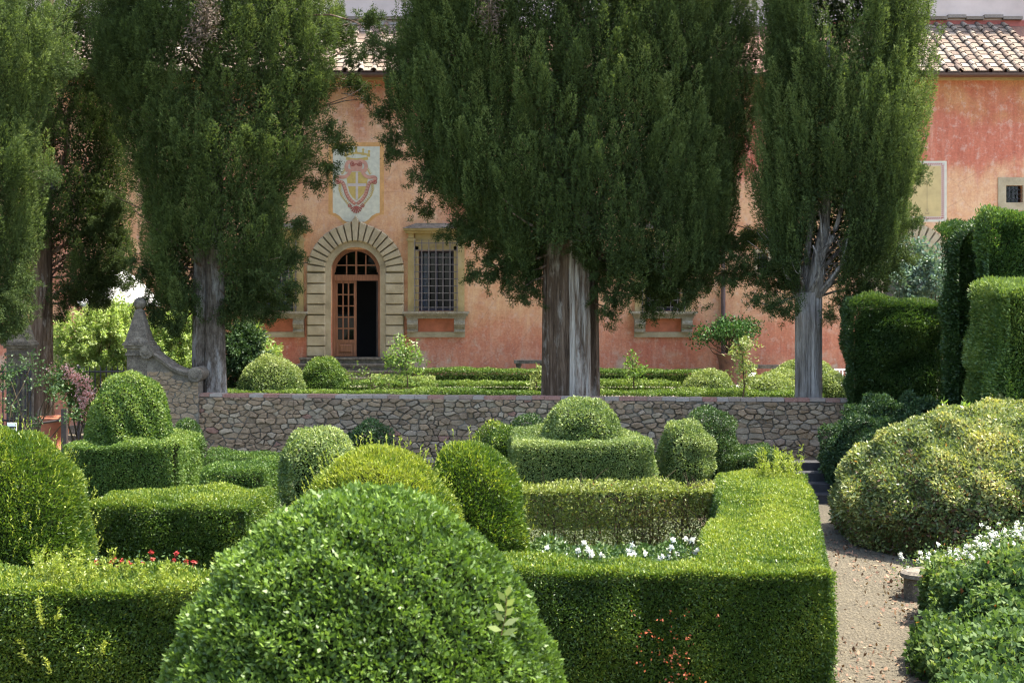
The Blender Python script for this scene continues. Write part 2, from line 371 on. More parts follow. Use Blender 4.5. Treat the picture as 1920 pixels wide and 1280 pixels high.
# ------------------------------------------------------------------ foliage makers
def leaf_arrays(P, D, S, Lh, Wd):
    n = len(P)
    tip = P + D * Lh[:, None]; mid = P + D * (Lh * .45)[:, None]; s = S * (Wd / 2)[:, None]
    V = np.empty((n, 4, 3), np.float32); V[:, 0] = P; V[:, 1] = mid + s; V[:, 2] = tip; V[:, 3] = mid - s
    return V.reshape(-1, 3), np.arange(4 * n).reshape(n, 4)
class Foliage:
    def __init__(s): s.V = []; s.T = []; s.n = 0
    def add(s, P, N, L, W, out=.5, up=.25, rnd=.8, face=1.0, tone=None, r=rng, lvar=.35):
        n = len(P)
        if n == 0: return
        D = norm(N * out + np.array([0, 0, up]) + r.normal(size=(n, 3)) * rnd)
        S = norm(np.cross(D, N * face + r.normal(size=(n, 3)) * .7))
        Lh = L * r.uniform(1 - lvar, 1 + lvar, n); Wd = W * r.uniform(1 - lvar, 1 + lvar, n)
        V, _ = leaf_arrays(P, D, S, Lh, Wd); s.V.append(V); tt_ = r.uniform(0, 1, n) if tone is None else np.where(r.uniform(0, 1, n) < .004, 1.0, np.clip(tone, 0, .92)); s.T.append(tt_); s.n += n
    def build(s, name, mat, parent):
        V = np.concatenate(s.V); n = s.n
        return mesh_obj(name, V, np.arange(4 * n).reshape(n, 4), mat, parent, np.concatenate(s.T))

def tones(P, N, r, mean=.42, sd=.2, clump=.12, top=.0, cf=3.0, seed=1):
    return mean + r.normal(size=len(P)) * sd + nz(P, cf, seed) * clump + top * np.clip(N[:, 2], 0, 1)  # top: upward-facing leaves toned paler, light from above put into their colour

def lathe_pts(cx, cy, prof, n, r, sx=1, sy=1):
    """prof = [(radius, z)] from the top down; area-weighted points and outward normals"""
    pr = np.array(prof, float); a, b = pr[:-1], pr[1:]
    w = np.linalg.norm(b - a, axis=1) * (a[:, 0] + b[:, 0]) + 1e-9; k = r.choice(len(w), n, p=w / w.sum())
    ra, rb = a[k, 0], b[k, 0]; u = r.uniform(0, 1, n)
    t = np.where(np.abs(rb - ra) < 1e-6, u, (np.sqrt(ra ** 2 + u * (rb ** 2 - ra ** 2)) - ra) / np.where(np.abs(rb - ra) < 1e-6, 1, rb - ra))
    R = ra + (rb - ra) * t; Z = a[k, 1] + (b[k, 1] - a[k, 1]) * t; th = r.uniform(0, 2 * pi, n)
    dr = b[k, 0] - a[k, 0]; dz = b[k, 1] - a[k, 1]
    N = np.stack([-dz * np.cos(th) / sx, -dz * np.sin(th) / sy, dr], 1)
    P = np.stack([cx + R * np.cos(th) * sx, cy + R * np.sin(th) * sy, Z], 1)
    # smooth the normal a little towards the radial direction of the whole body
    return P, norm(N), 2 * pi * (w.sum() / 2) * (sx + sy) / 2
def lathe_area(prof, sx=1, sy=1):
    pr = np.array(prof, float); a, b = pr[:-1], pr[1:]
    return pi * (np.linalg.norm(b - a, axis=1) * (a[:, 0] + b[:, 0])).sum() * (sx + sy) / 2

def smooth_prof(prof, n=26):
    pr = np.array(prof, float); d = np.r_[0, np.cumsum(np.linalg.norm(np.diff(pr, axis=0), axis=1))]
    t = np.linspace(0, d[-1], n); q = np.stack([np.interp(t, d, pr[:, 0]), np.interp(t, d, pr[:, 1])], 1)
    for _ in range(3): q[1:-1] = (q[:-2] + 2 * q[1:-1] + q[2:]) / 4
    return [tuple(x) for x in q]

LIM = 0
def topiary(name, cxp, Y, pts, mat, L, W, dens, zb, label, cat, group=None, sx=1., sy=1., lump=.03, lf=3.0, mean=.42, top=.12, out=.5, up=.25, rnd=.8, face=.8,
            shoots=0, seed=1, brown=0, lowbrown=0, sd=.2, core=.9, parent=None, cx=None, depth=.07, part='foliage', frontbias=True, lift=None):
    """pts = [(half width px, row px)] from the top down, at distance Y"""
    r = np.random.default_rng(seed)
    sc = Y / F; X = PX(cxp, Y) if cx is None else cx
    prof = smooth_prof([(w * sc, PZ(y, Y)) for w, y in pts] + [(pts[-1][0] * sc * .93, max(zb, PZ(pts[-1][1], Y) - .02) if False else zb)])
    root = parent or thing(name, (X, Y, zb), label, cat, group)
    A = lathe_area(prof, sx, sy); n = int(A * dens)
    P, N, _ = lathe_pts(X, Y, prof, n, r, sx, sy)
    cl = nz(P, 2 * pi / (lf * .12 + .1), seed + 5)
    P = P + N * np.maximum(cl * lump + nz(P, 3, seed + 9) * lump * .8 - np.abs(r.normal(size=n)) * depth * .6, -.075)[:, None]
    fo = Foliage(); tn = tones(P, N, r, mean, sd, .10, top, 2.5, seed) + cl * .11  # cl also tones hollows darker, painting shade between lumps
    if brown: tn = np.where(nz(P, 3.2, seed + 20) > 2.4 - brown, -0.02 + .1 * r.uniform(size=n), tn)
    if lowbrown:
        q_ = np.clip(1.15 - (P[:, 2] - zb) / 1.3, 0, 1) * np.clip(.75 + nz(P, 2.5, seed + 40) * .35, 0, 1) * (N[:, 2] < .75); tn = np.where(r.uniform(size=n) < q_ * .75, r.choice([.0, .05, .2, .3], n), tn)
    fo.add(P, N, L, W, out, up, rnd, face, tn, r)
    if shoots:
        Q, M, _ = lathe_pts(X, Y, prof, shoots, r, sx, sy); k = M[:, 2] > .05; Q, M = Q[k], M[k]
        for i in range(8):
            fo.add(Q + norm(M * .6 + np.array([0, 0, .9])) * (i * L * .45), M, L * .8, W, .5, .8, .5, .4, np.full(len(Q), .9) + r.normal(size=len(Q)) * .05, r)
    fo.build(part, mat, root)
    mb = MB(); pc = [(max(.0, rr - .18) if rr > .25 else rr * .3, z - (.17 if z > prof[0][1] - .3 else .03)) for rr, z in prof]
    mb.lathe(X, Y, [(max(a, .01), b) for a, b in pc], 28, sx=sx, sy=sy); mb.build('dark_core', CORE, root, True)
    return root

def poly_area(p): p = np.array(p); x, y = p[:, 0], p[:, 1]; return .5 * abs(np.dot(x, np.roll(y, -1)) - np.dot(y, np.roll(x, -1)))
def prism_pts(poly, z0, z1, dens, r, rd=.09):
    """points on the top and sides of a clipped hedge (poly counter-clockwise and convex), edges rounded"""
    p = np.array(poly, float); Ps, Ns = [], []
    c = p.mean(0)
    for i in range(len(p)):                      # top as a fan of triangles
        a, b = p[i], p[(i + 1) % len(p)]; ar = abs(np.cross(a - c, b - c)) / 2; n = int(ar * dens)
        u, v = r.uniform(size=(2, n)); f = u + v > 1; u[f], v[f] = 1 - u[f], 1 - v[f]
        q = c + np.outer(u, a - c) + np.outer(v, b - c)
        Ps.append(np.c_[q, np.full(n, z1)]); Ns.append(np.tile([0, 0, 1.], (n, 1)))
    for i in range(len(p)):
        a, b = p[i], p[(i + 1) % len(p)]; e = b - a; ln = np.linalg.norm(e); n = int(ln * (z1 - z0) * dens)
        u = r.uniform(size=n); z = r.uniform(z0, z1, n); nn = np.array([e[1], -e[0], 0]) / ln
        Ps.append(np.c_[a + np.outer(u, e), z]); Ns.append(np.tile(nn, (n, 1)))
    P = np.concatenate(Ps); N = np.concatenate(Ns)
    # rounding: distance to the rim
    dmin = np.full(len(P), 9.); nn2 = np.zeros((len(P), 2))
    for i in range(len(p)):
        a, b = p[i], p[(i + 1) % len(p)]; e = (b - a) / np.linalg.norm(b - a); o = np.array([e[1], -e[0]])
        d = -((P[:, :2] - a) @ o); k = d < dmin; dmin[k] = d[k]; nn2[k] = o
    top = N[:, 2] > .5; t = np.clip(1 - dmin / rd, 0, 1) * top; P[:, 2] -= (1 - np.sqrt(1 - t ** 2 * .98)) * rd * .8
    N[:, :2] += nn2 * t[:, None]
    side = ~top; t = np.clip(1 - (z1 - P[:, 2]) / rd, 0, 1) * side; P[:, :2] -= nn2 * ((1 - np.sqrt(1 - t ** 2 * .98)) * rd * .8)[:, None]; N[:, 2] += t
    return P, norm(N)
def hedge(name, polys, z0, z1, mat, L, W, dens, label, cat='hedge', group=None, seed=1, lump=.025, mean=.42, top=.14, out=.5, up=.25, rnd=.8, face=.8,
          shoots=0, sd=.2, depth=.06, core=True, keep=1.0, brown=0, gaps=0, loc=None, rd=.09, shoot_len=8):
    r = np.random.default_rng(seed + 100); c = np.mean([q for pl in polys for q in pl], axis=0)
    root = thing(name, (c[0], c[1], z0), label, cat, group)
    fo = Foliage()
    for pl in polys:
        P, N = prism_pts(pl, z0, z1, dens, r, rd); n = len(P)
        cl = nz(P, 9, seed + 3)
        P = P + N * np.maximum(cl * lump + nz(P, 2.2, seed + 4) * lump * 1.1 - np.abs(r.normal(size=n)) * depth * (.6 if rd < .24 else 1.2), -(.09 + max(0, rd - .1) * .25))[:, None]
        tn = tones(P, N, r, mean, sd, .08, top, 2.2, seed) + cl * .08  # hollows toned darker through cl, shade put into the leaf colour
        if gaps:
            g = (nz(P, 6, seed + 7) > 1.35 - gaps) & (N[:, 2] < .5) & (r.uniform(size=n) < .85); P, N, tn = P[~g], N[~g], tn[~g]; n = len(P)
        if brown: tn = np.where((nz(P, 3.0, seed + 20) > 2.2 - brown) & (N[:, 2] < .6), r.choice([0.02, .12, 1.0], n), tn)
        fo.add(P, N, L, W, out, up, rnd, face, tn, r)
        if shoots:
            k = np.where(N[:, 2] > .8)[0]; k = k[r.integers(0, len(k), int(shoots * poly_area(pl)))]
            Q = P[k]; dd = norm(np.c_[r.normal(size=(len(k), 2)) * .25, np.ones(len(k))]); hh = r.uniform(.3, 1.0, len(k))
            for i in range(shoot_len):
                fo.add(Q + dd * (i * L * .5 * hh)[:, None], dd, L * .8, W, .2, .5, .8, .3, np.full(len(k), .88) + r.normal(size=len(k)) * .06, r)
    fo.build('foliage', mat, root)
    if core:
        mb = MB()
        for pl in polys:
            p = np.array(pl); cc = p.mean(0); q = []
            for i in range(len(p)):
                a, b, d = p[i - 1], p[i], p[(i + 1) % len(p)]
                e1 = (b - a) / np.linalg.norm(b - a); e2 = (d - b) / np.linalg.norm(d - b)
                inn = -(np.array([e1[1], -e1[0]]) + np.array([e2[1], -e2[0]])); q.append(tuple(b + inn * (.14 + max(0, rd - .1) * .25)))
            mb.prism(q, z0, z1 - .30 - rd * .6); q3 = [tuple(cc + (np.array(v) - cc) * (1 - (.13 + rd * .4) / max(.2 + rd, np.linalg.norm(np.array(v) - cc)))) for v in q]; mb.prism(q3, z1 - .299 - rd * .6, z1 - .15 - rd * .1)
        mb.build('dark_core', CORE, root)
    return root
def rect(x0, x1, y0, y1): return [(x0, y0), (x1, y0), (x1, y1), (x0, y1)]

# ------------------------------------------------------------------ ground, sky is the world
mb = MB(); mb.add([(-600, -200, GZ), (600, -200, GZ), (600, 900, GZ), (-600, 900, GZ)], [(0, 1, 2, 3)])
tagp(mb.build('ground', SOIL), kind='structure')
# terrace block behind the retaining wall
WL = np.array([-7.45, 29.2]); WR = np.array([7.25, 27.5])          # front line of the retaining wall
def wy(x): return WL[1] + (x - WL[0]) * (WR[1] - WL[1]) / (WR[0] - WL[0])
mb = MB(); mb.prism([(-7.3, wy(-7.3) + .3), (7.2, wy(7.2) + .3), (30, 27.8), (30, 60), (-7.3, 60)], GZ + .01, TZ)
tagp(mb.build('terrace_ground', TGRAV), kind='structure')
# gravel path along the hedge
mb = MB()
pl = [(2.6, 9), (2.75, 11.5), (3.0, 13), (3.45, 15.3), (3.9, 18), (4.9, 23.8)]; pr_ = [(4.2, 9), (4.3, 11.5), (4.5, 13), (5.0, 16), (5.2, 18.5), (6.4, 23.8)]
n = len(pl); V = [(x, y, GZ + .004) for x, y in pl] + [(x, y, GZ + .004) for x, y in pr_]
mb.add(V, [(i, n + i, n + i + 1, i + 1) for i in range(n - 1)]); tagp(mb.build('gravel_path', GRAV), kind='structure')
# gravel floor between the parterre hedges
mb = MB(); mb.add([(-12, 12.2, GZ + .003), (2.4, 12.2, GZ + .003), (3.5, 28.2, GZ + .003), (-12, 28.4, GZ + .003)], [(0, 1, 2, 3)])
tagp(mb.build('parterre_gravel', LAWN), kind='structure')

# loose stones on the path
r = np.random.default_rng(3)
n = 9000; Yp = r.uniform(11, 20, n); t = r.uniform(0, 1, n)
xl = np.interp(Yp, [a[1] for a in pl], [a[0] for a in pl]); xr = np.interp(Yp, [a[1] for a in pr_], [a[0] for a in pr_])
Pp = np.stack([xl + (xr - xl) * t, Yp, np.full(n, GZ + .006)], 1); sz = r.uniform(.008, .022, n)
V = np.empty((n, 5, 3)); a0 = r.uniform(0, 6.28, n)
for k in range(4):
    V[:, k] = Pp + np.stack([np.cos(a0 + k * pi / 2) * sz, np.sin(a0 + k * pi / 2) * sz * .8, np.zeros(n)], 1)
V[:, 4] = Pp + np.stack([np.zeros(n), np.zeros(n), sz * .7], 1)
b = np.arange(n)[:, None] * 5; Fc = np.concatenate([b + np.array([[0, 1, 4]]), b + np.array([[1, 2, 4]]), b + np.array([[2, 3, 4]]), b + np.array([[3, 0, 4]])])
o = mesh_obj('loose_gravel', V.reshape(-1, 3), Fc, plain('pebble', (.085, .071, .044), .9, .45, 30, .2), tone=np.tile(r.uniform(size=n), 4))
tagp(o, 'pale loose gravel scattered over the garden path', 'gravel', kind='stuff')
# dry leaves along the right edge of the path
n = 450; Yp = r.uniform(14.5, 20.5, n); e = np.interp(Yp, [12, 16, 17.3, 21], [3.9, 4.7, 4.7, 4.4])
Pp = np.stack([e + np.abs(r.normal(size=n)) * .28 * (Yp > 16) + r.normal(size=n) * .25, Yp, np.full(n, GZ + .02)], 1)
fo = Foliage(); fo.add(Pp, np.tile([0, 0, 1.], (n, 1)), .06, .04, 0, .1, 1, 3, None, r)
n = 420; Pp = np.stack([r.uniform(2.85, 3.9, n), r.uniform(11, 14, n), np.full(n, GZ + .02)], 1)
fo.add(Pp, np.tile([0, 0, 1.], (n, 1)), .05, .03, 0, .1, 1, 3, None, r)
tagp(fo.build('fallen_leaves', LITT, None), 'dry reddish brown leaves fallen along the edge of the path', 'leaves', kind='stuff')

# ------------------------------------------------------------------ the villa
VIL = thing('villa', (0, FY, TZ), 'long red plastered villa with tiled roof, stone framed windows and an arched portal', 'building')
X0, X1 = -30.0, 30.0
EAVE = fz(150)
doorH = (fx(622), fx(712), TZ, fz(468))
wins = [(818, 'k'), (1243, 'k'), (517, 'k')]
holes = [doorH]
WOP = []
for c, _ in wins:
    h = (fx(c - 33), fx(c + 33), fz(583), fz(470)); holes.append(h); WOP.append(h)
small = [(fx(1886), fx(1917), fz(380), fz(348)), (fx(1420), fx(1440), fz(512), fz(474))]
holes += small
door2 = (fx(1655), fx(1745), TZ, fz(468))
xs = sorted({X0, X1, *[v for h in holes for v in h[:2]]}); zs = sorted({GZ - .1, EAVE + .2, *[v for h in holes for v in h[2:]]})
mb = MB()
for i in range(len(xs) - 1):
    for j in range(len(zs) - 1):
        a, b2, c, d = xs[i], xs[i + 1], zs[j], zs[j + 1]; mx, mz = (a + b2) / 2, (c + d) / 2
        if any(h[0] < mx < h[1] and h[2] < mz < h[3] for h in holes): continue
        mb.add([(a, FY, c), (b2, FY, c), (b2, FY, d), (a, FY, d)], [(0, 1, 2, 3)])
for h in holes:                                    # reveals
    a, b2, c, d = h
    mb.add([(a, FY, c), (a, FY + .4, c), (a, FY + .4, d), (a, FY, d), (b2, FY, c), (b2, FY + .4, c), (b2, FY + .4, d), (b2, FY, d)],
           [(0, 1, 2, 3), (4, 7, 6, 5), (3, 2, 6, 7), (0, 4, 5, 1)])
mb.build('wall', PLAS, VIL)
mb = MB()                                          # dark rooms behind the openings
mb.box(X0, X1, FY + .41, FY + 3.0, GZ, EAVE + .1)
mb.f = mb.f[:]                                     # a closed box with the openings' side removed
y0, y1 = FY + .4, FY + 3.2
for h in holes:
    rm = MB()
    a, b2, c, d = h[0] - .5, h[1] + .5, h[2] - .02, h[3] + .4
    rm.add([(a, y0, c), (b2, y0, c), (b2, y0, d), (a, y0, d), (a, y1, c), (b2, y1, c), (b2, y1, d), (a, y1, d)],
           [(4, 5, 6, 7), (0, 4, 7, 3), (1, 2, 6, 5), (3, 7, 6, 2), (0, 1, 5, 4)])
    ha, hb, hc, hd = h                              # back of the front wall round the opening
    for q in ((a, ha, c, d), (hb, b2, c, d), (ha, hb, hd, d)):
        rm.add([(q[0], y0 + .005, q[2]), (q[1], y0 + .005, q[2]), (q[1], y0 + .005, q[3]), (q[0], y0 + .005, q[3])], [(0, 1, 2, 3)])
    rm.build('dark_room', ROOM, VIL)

def window(c, full=True, curtain=False):
    s = 1 / FS
    w = MB()
    jx = lambda p: fx(c + p); z = fz
    # pilasters and architrave
    for sx_ in (-1, 1):
        a, b2 = sorted((jx(sx_ * 40), jx(sx_ * 53)))
        w.box(a, b2, FY - .09, FY + .01, z(584), z(452)); w.box(a - .03, b2 + .03, FY - .13, FY + .008, z(452), z(447))
        w.box(a + .02, b2 - .02, FY - .12, FY + .009, z(446.6), z(438))
        a, b2 = sorted((jx(sx_ * 33), jx(sx_ * 39.7))); w.box(a, b2, FY - .045, FY + .012, z(584), z(462))
    w.box(jx(-39.7), jx(39.7), FY - .045, FY + .012, z(469.8), z(451))
    w.box(jx(-39.7), jx(39.7), FY - .035, FY + .01, z(450.8), z(438))
    root = w.build('window', YSTONE, VIL)
    h = MB()
    h.box(jx(-57), jx(57), FY - .2, FY + .006, z(437.8), z(433)); h.box(jx(-60), jx(60), FY - .30, FY + .006, z(432.8), z(429))
    # moulding slope
    h.build('cornice', YSTONE, root)
    rf = MB(); a, b2 = jx(-62), jx(62); y0, y1 = FY - .34, FY + .004
    rf.add([(a, y0, z(428.8)), (b2, y0, z(428.8)), (b2, y1, z(428.8)), (a, y1, z(428.8)), (jx(-38), y1 - .05, z(418.5)), (jx(38), y1 - .05, z(418.5)), (jx(38), y1, z(418.5)), (jx(-38), y1, z(418.5))],
           [(0, 1, 5, 4), (1, 2, 6, 5), (2, 3, 7, 6), (3, 0, 4, 7), (4, 5, 6, 7), (0, 3, 2, 1)])
    rf.build('hood', GREY, root)
    sl = MB(); sl.box(jx(-62), jx(62), FY - .32, FY + .005, z(588), z(583.8)); sl.box(jx(-59), jx(59), FY - .25, FY + .005, z(592), z(588.1)); sl.box(jx(-56), jx(56), FY - .19, FY + .005, z(597), z(592.1))
    sl.build('sill', SILL, root)
    for sx_ in (-1, 1):
        cb = MB(); a, b2 = sorted((jx(sx_ * 34), jx(sx_ * 54)))
        prof = [(0, 597.1), (-.20, 597.1), (-.20, 600), (-.235, 604), (-.24, 608), (-.20, 613), (-.15, 616), (-.15, 618), (-.18, 619), (-.18, 622), (0, 622)]
        V = [(a, FY + d, z(y)) for d, y in prof] + [(b2, FY + d, z(y)) for d, y in prof]; k = len(prof)
        cb.add(V, [(i, (i + 1) % k, k + (i + 1) % k, k + i) for i in range(k)] + [tuple(range(k)), tuple(range(k, 2 * k))[::-1]])
        cb.build('corbel', SILL, root)
    ap = MB(); ap.box(jx(-54), jx(54), FY - .06, FY + .004, z(632), z(622.1)); ap.build('apron_band', PSTONE, root)
    op = MB(); op.box(jx(-33.8), jx(33.8), FY - .02, FY + .004, z(622), z(597.2)); op.build('apron_panel', ORNG, root)
    # dark painted casement
    fr = MB(); a, b2, z0, z1 = jx(-33), jx(33), z(583), z(470); y0, y1 = FY + .20, FY + .26
    for q in ((a, a + .07), (b2 - .07, b2), ((a + b2) / 2 - .03, (a + b2) / 2 + .03)): fr.box(q[0], q[1], y0, y1, z0, z1)
    for zz in (z0, z1 - .07): fr.box(a + .07, (a + b2) / 2 - .03, y0 + .003, y1 - .003, zz, zz + .07); fr.box((a + b2) / 2 + .03, b2 - .07, y0 + .003, y1 - .003, zz, zz + .07)
    fr.build('casement', FRAMEB, root)
    pn = MB()
    for q in ((a + .07, (a + b2) / 2 - .05), ((a + b2) / 2 + .05, b2 - .07)): pn.add([(q[0], y0 + .03, z0 + .07), (q[1], y0 + .03, z0 + .07), (q[1], y0 + .03, z1 - .07), (q[0], y0 + .03, z1 - .07)], [(0, 1, 2, 3)])
    pn.build('pane', GLASS, root)
    cu = MB(); k = 18
    rngs = [(a + .06, a + .24)] if not curtain else [(a + .05, b2 - .1)]
    for q in rngs:
        V = [(q[0] + (q[1] - q[0]) * i / k, FY + .42 + .02 * sin(i * 1.9), zz) for zz in (z0, z1) for i in range(k + 1)]
        cu.add(V, [(i, i + 1, k + 2 + i, k + 1 + i) for i in range(k)])
    cu.build('curtain', CURT, root, True)
    g = MB()
    for i in range(7): x = jx(-39.5 + i * 79 / 6); g.box(x - .012, x + .012, FY - .19, FY - .166, z(584), z(450))
    for i in range(10): zz = z(576 - i * 13.3); g.box(jx(-40.5), jx(40.5), FY - .161, FY - .137, zz - .012, zz + .012)
    for i in range(0, 10): 
        zz = z(576 - i * 13.3)
        for x in (jx(-40.5), jx(40.5)): g.box(x - .011, x + .011, FY - .165, FY - .085, zz - .011, zz + .011)
    g.build('iron_grille', GRIL, root)
for (c, _), cur in zip(wins, (False, False, True)): window(c, curtain=cur)

# small square windows
for i, h in enumerate(small):
    w = MB(); a, b2, c, d = h; t = 15 * 1 / FS if i == 0 else .1
    for q in ((a - t, a, c - t, d + t), (b2, b2 + t, c - t, d + t), (a, b2, c - t, c), (a, b2, d, d + t)): w.box(q[0], q[1], FY - .03, FY + .01, q[2], q[3])
    root = w.build('small_window', PSTONE, VIL)
    g = MB()
    for k in range(1, 4): x = a + (b2 - a) * k / 4; g.box(x - .008, x + .008, FY + .05, FY + .066, c, d)
    for k in range(1, 4): zz = c + (d - c) * k / 4; g.box(a, b2, FY + .07, FY + .086, zz - .008, zz + .008)
    g.build('iron_grille', IRON, root)
    p = MB(); p.add([(a, FY + .15, c), (b2, FY + .15, c), (b2, FY + .15, d), (a, FY + .15, d)], [(0, 1, 2, 3)]); p.build('pane', GLASS, root)

def portal(cxp, lite=False):
    s = 1 / FS; cz = fz(510); cx = fx(cxp)
    R = lambda rr, a: (cx + rr * s * cos(a), cz + rr * s * sin(a))
    b = MB(); rr_ = np.random.default_rng(5)
    nv = 19
    for k in range(nv):                                # voussoirs
        a0 = pi * k / nv + .012; a1 = pi * (k + 1) / nv - .012
        o0 = o1 = 91.0; mid = abs(k - 9)
        if mid <= 1: pass
        outer = [R(91, a0), R(91, (a0 + a1) / 2), R(91, a1)]
        if k == 9: outer = [R(96, a0), R(106, pi / 2), R(96, a1)]
        elif k == 8: outer = [R(92, a0), R(95.2, a1)]
        elif k == 10: outer = [R(95.2, a0), R(92, a1)]
        b.cushion([R(57, a0), *outer, R(57, a1)], FY, FY - .16, .035, rr_.uniform())
    for sd_ in (-1, 1):
        zz = 512.0
        for k in range(8):
            h = 19.5; a, b2 = sorted((cx + sd_ * 56 * s, cx + sd_ * 91 * s))
            b.cushion([(a, fz(zz + h - .5)), (b2, fz(zz + h - .5)), (b2, fz(zz + .5)), (a, fz(zz + .5))], FY, FY - .16, .04, rr_.uniform()); zz += h
    root = b.build('stone_portal', PSTONE, VIL)
    # smooth inner ring and the backing between joints
    q = MB(); n = 40
    In = [R(46.5, pi * k / n) for k in range(n + 1)]; Mi = [R(57.5, pi * k / n) for k in range(n + 1)]; Ou = [R(90, pi * k / n) for k in range(n + 1)]
    zb_ = fz(669)
    def strip(A, B, y):
        V = [(x, y, zz) for x, zz in A] + [(x, y, zz) for x, zz in B]; m_ = len(A)
        q.add(V, [(i, i + 1, m_ + i + 1, m_ + i) for i in range(m_ - 1)])
    In2 = [(In[0][0], zb_)] + In + [(In[-1][0], zb_)]; Mi2 = [(Mi[0][0], zb_)] + Mi + [(Mi[-1][0], zb_)]; Ou2 = [(Ou[0][0], zb_)] + Ou + [(Ou[-1][0], zb_)]
    strip(In2, Mi2, FY - .08); strip(Mi2, Ou2, FY - .03)
    V = [(x, FY - .08, zz) for x, zz in In2] + [(x, FY + .2, zz) for x, zz in In2]; m_ = len(In2)
    q.add(V, [(i, i + 1, m_ + i + 1, m_ + i) for i in range(m_ - 1)])
    V = [(x, FY - .08, zz) for x, zz in Mi2] + [(x, FY - .03, zz) for x, zz in Mi2]; m_ = len(In2)
    q.add(V, [(i, i + 1, m_ + i + 1, m_ + i) for i in range(m_ - 1)])
    q.build('arch_ring', PSTONE, root)
    return root, R, cx, cz, s
root, R, cx, cz, s = portal(667)
# wooden door: frame with fanlight, closed glazed leaf, open right side
D = MB(); n = 30; yF = FY + .10
def ringseg(mbx, r0, r1, y0, y1, a0=0, a1=pi, n=30, c=(0, 0)):
    A = [(cx + r0 * s * cos(a0 + (a1 - a0) * k / n), cz + r0 * s * sin(a0 + (a1 - a0) * k / n)) for k in range(n + 1)]
    B = [(cx + r1 * s * cos(a0 + (a1 - a0) * k / n), cz + r1 * s * sin(a0 + (a1 - a0) * k / n)) for k in range(n + 1)]
    V = [(x, y0, z) for x, z in A] + [(x, y0, z) for x, z in B] + [(x, y1, z) for x, z in A] + [(x, y1, z) for x, z in B]; m = n + 1
    mbx.add(V, [(i, i + 1, m + i + 1, m + i) for i in range(n)] + [(i, 2 * m + i, 2 * m + i + 1, i + 1) for i in range(n)] + [(m + i, m + i + 1, 3 * m + i + 1, 3 * m + i) for i in range(n)])
ringseg(D, 39, 46.4, yF, yF + .12)
zT, zB = fz(669), fz(512)
for sd_ in (-1, 1):
    a, b2 = sorted((cx + sd_ * 41 * s, cx + sd_ * 46.4 * s)); D.box(a, b2, yF, yF + .12, zT, cz)
D.box(cx - 41 * s, cx + 41 * s, yF - .03, yF + .1, fz(526), fz(515))
door = D.build('door', WOOD, VIL)
fl = MB(); fl.box(cx - 1.8 * s, cx + 1.8 * s, yF + .01, yF + .06, fz(515), fz(471))
for sd_ in (-1, 1): fl.box(cx + sd_ * 18 * s - .018, cx + sd_ * 18 * s + .018, yF + .015, yF + .055, fz(515), fz(478))
fl.box(cx - 39 * s, cx - 1.8 * s, yF + .02, yF + .05, fz(497) - .018, fz(497) + .018); fl.box(cx + 1.8 * s, cx + 39 * s, yF + .02, yF + .05, fz(497) - .018, fz(497) + .018)
fl.build('fanlight', WOOD, door)
pn = MB(); A = [(cx + 39.5 * s * cos(pi * k / 20), cz + 39.5 * s * sin(pi * k / 20)) for k in range(21)]
pn.add([(x, yF + .036, z) for x, z in A], [tuple(range(21))]); pn.build('fanlight_pane', GLASS, door)
lf = MB(); a, b2 = cx - 41 * s, cx + 0.5 * s; zb_, zt_ = fz(668), fz(526)
lf.box(a, a + 6 * s, yF + .02, yF + .07, zb_, zt_); lf.box(b2 - 5 * s, b2, yF + .02, yF + .07, zb_, zt_)
gx0, gx1 = a + 6 * s, b2 - 5 * s
lf.box(gx0, gx1, yF + .022, yF + .068, fz(531), zt_); lf.box(gx0, gx1, yF + .022, yF + .068, fz(643), fz(637)); lf.box(gx0, gx1, yF + .022, yF + .068, zb_, fz(664))
lf.box(gx0, gx1, yF + .04, yF + .06, fz(664), fz(643)); lf.cushion([(gx0 + .05, fz(661)), (gx1 - .05, fz(661)), (gx1 - .05, fz(646)), (gx0 + .05, fz(646))], yF + .04, yF + .015, .05)
for k in range(1, 3): x = gx0 + (gx1 - gx0) * k / 3; lf.box(x - .02, x + .02, yF + .03, yF + .06, fz(637), fz(531))
for k in range(1, 5): z = fz(637) + (fz(531) - fz(637)) * k / 5; lf.box(gx0, gx1, yF + .033, yF + .057, z - .017, z + .017)
leaf = lf.build('door_leaf', WOOD, door)
pn = MB(); pn.add([(gx0, yF + .045, fz(637)), (gx1, yF + .045, fz(637)), (gx1, yF + .045, fz(531)), (gx0, yF + .045, fz(531))], [(0, 1, 2, 3)]); pn.build('pane', GLASS, leaf)
# opened right leaf swung inside
lo = MB(); xh = cx + 40.5 * s
lo.box(xh - .05, xh, yF + .13, yF + .75, fz(668), fz(527)); lo.build('open_leaf', WOODD, door)
# steps
st = MB(); base = fz(669.2)
for k in range(4):
    w = 100 + k * 4; st.box(fx(667 - w), fx(667 + w - 2), FY - .42 - .34 * k, FY + .012, base - .17 * (k + 1) + (.0), base - .17 * k - .002 - .0)
    st.box(fx(667 - w) - .03, fx(667 + w - 2) + .03, FY - .46 - .34 * k, FY - .42 - .34 * k + .1, base - .17 * k - .05, base - .17 * k)
st.build('stone_steps', GREY, VIL)

portal2, *_ = portal(1702)
sdp = MB(); A = [(fx(1702) + 46 / FS * cos(pi * k / 24), fz(510) + 46 / FS * sin(pi * k / 24)) for k in range(25)]
sdp.flat([(fx(1702 - 46), TZ)] [:0] + [(fx(1702 + 46), TZ)] + A + [(fx(1702 - 46), TZ)], FY - .02); sdp.build('closed_door', WOODD, portal2)

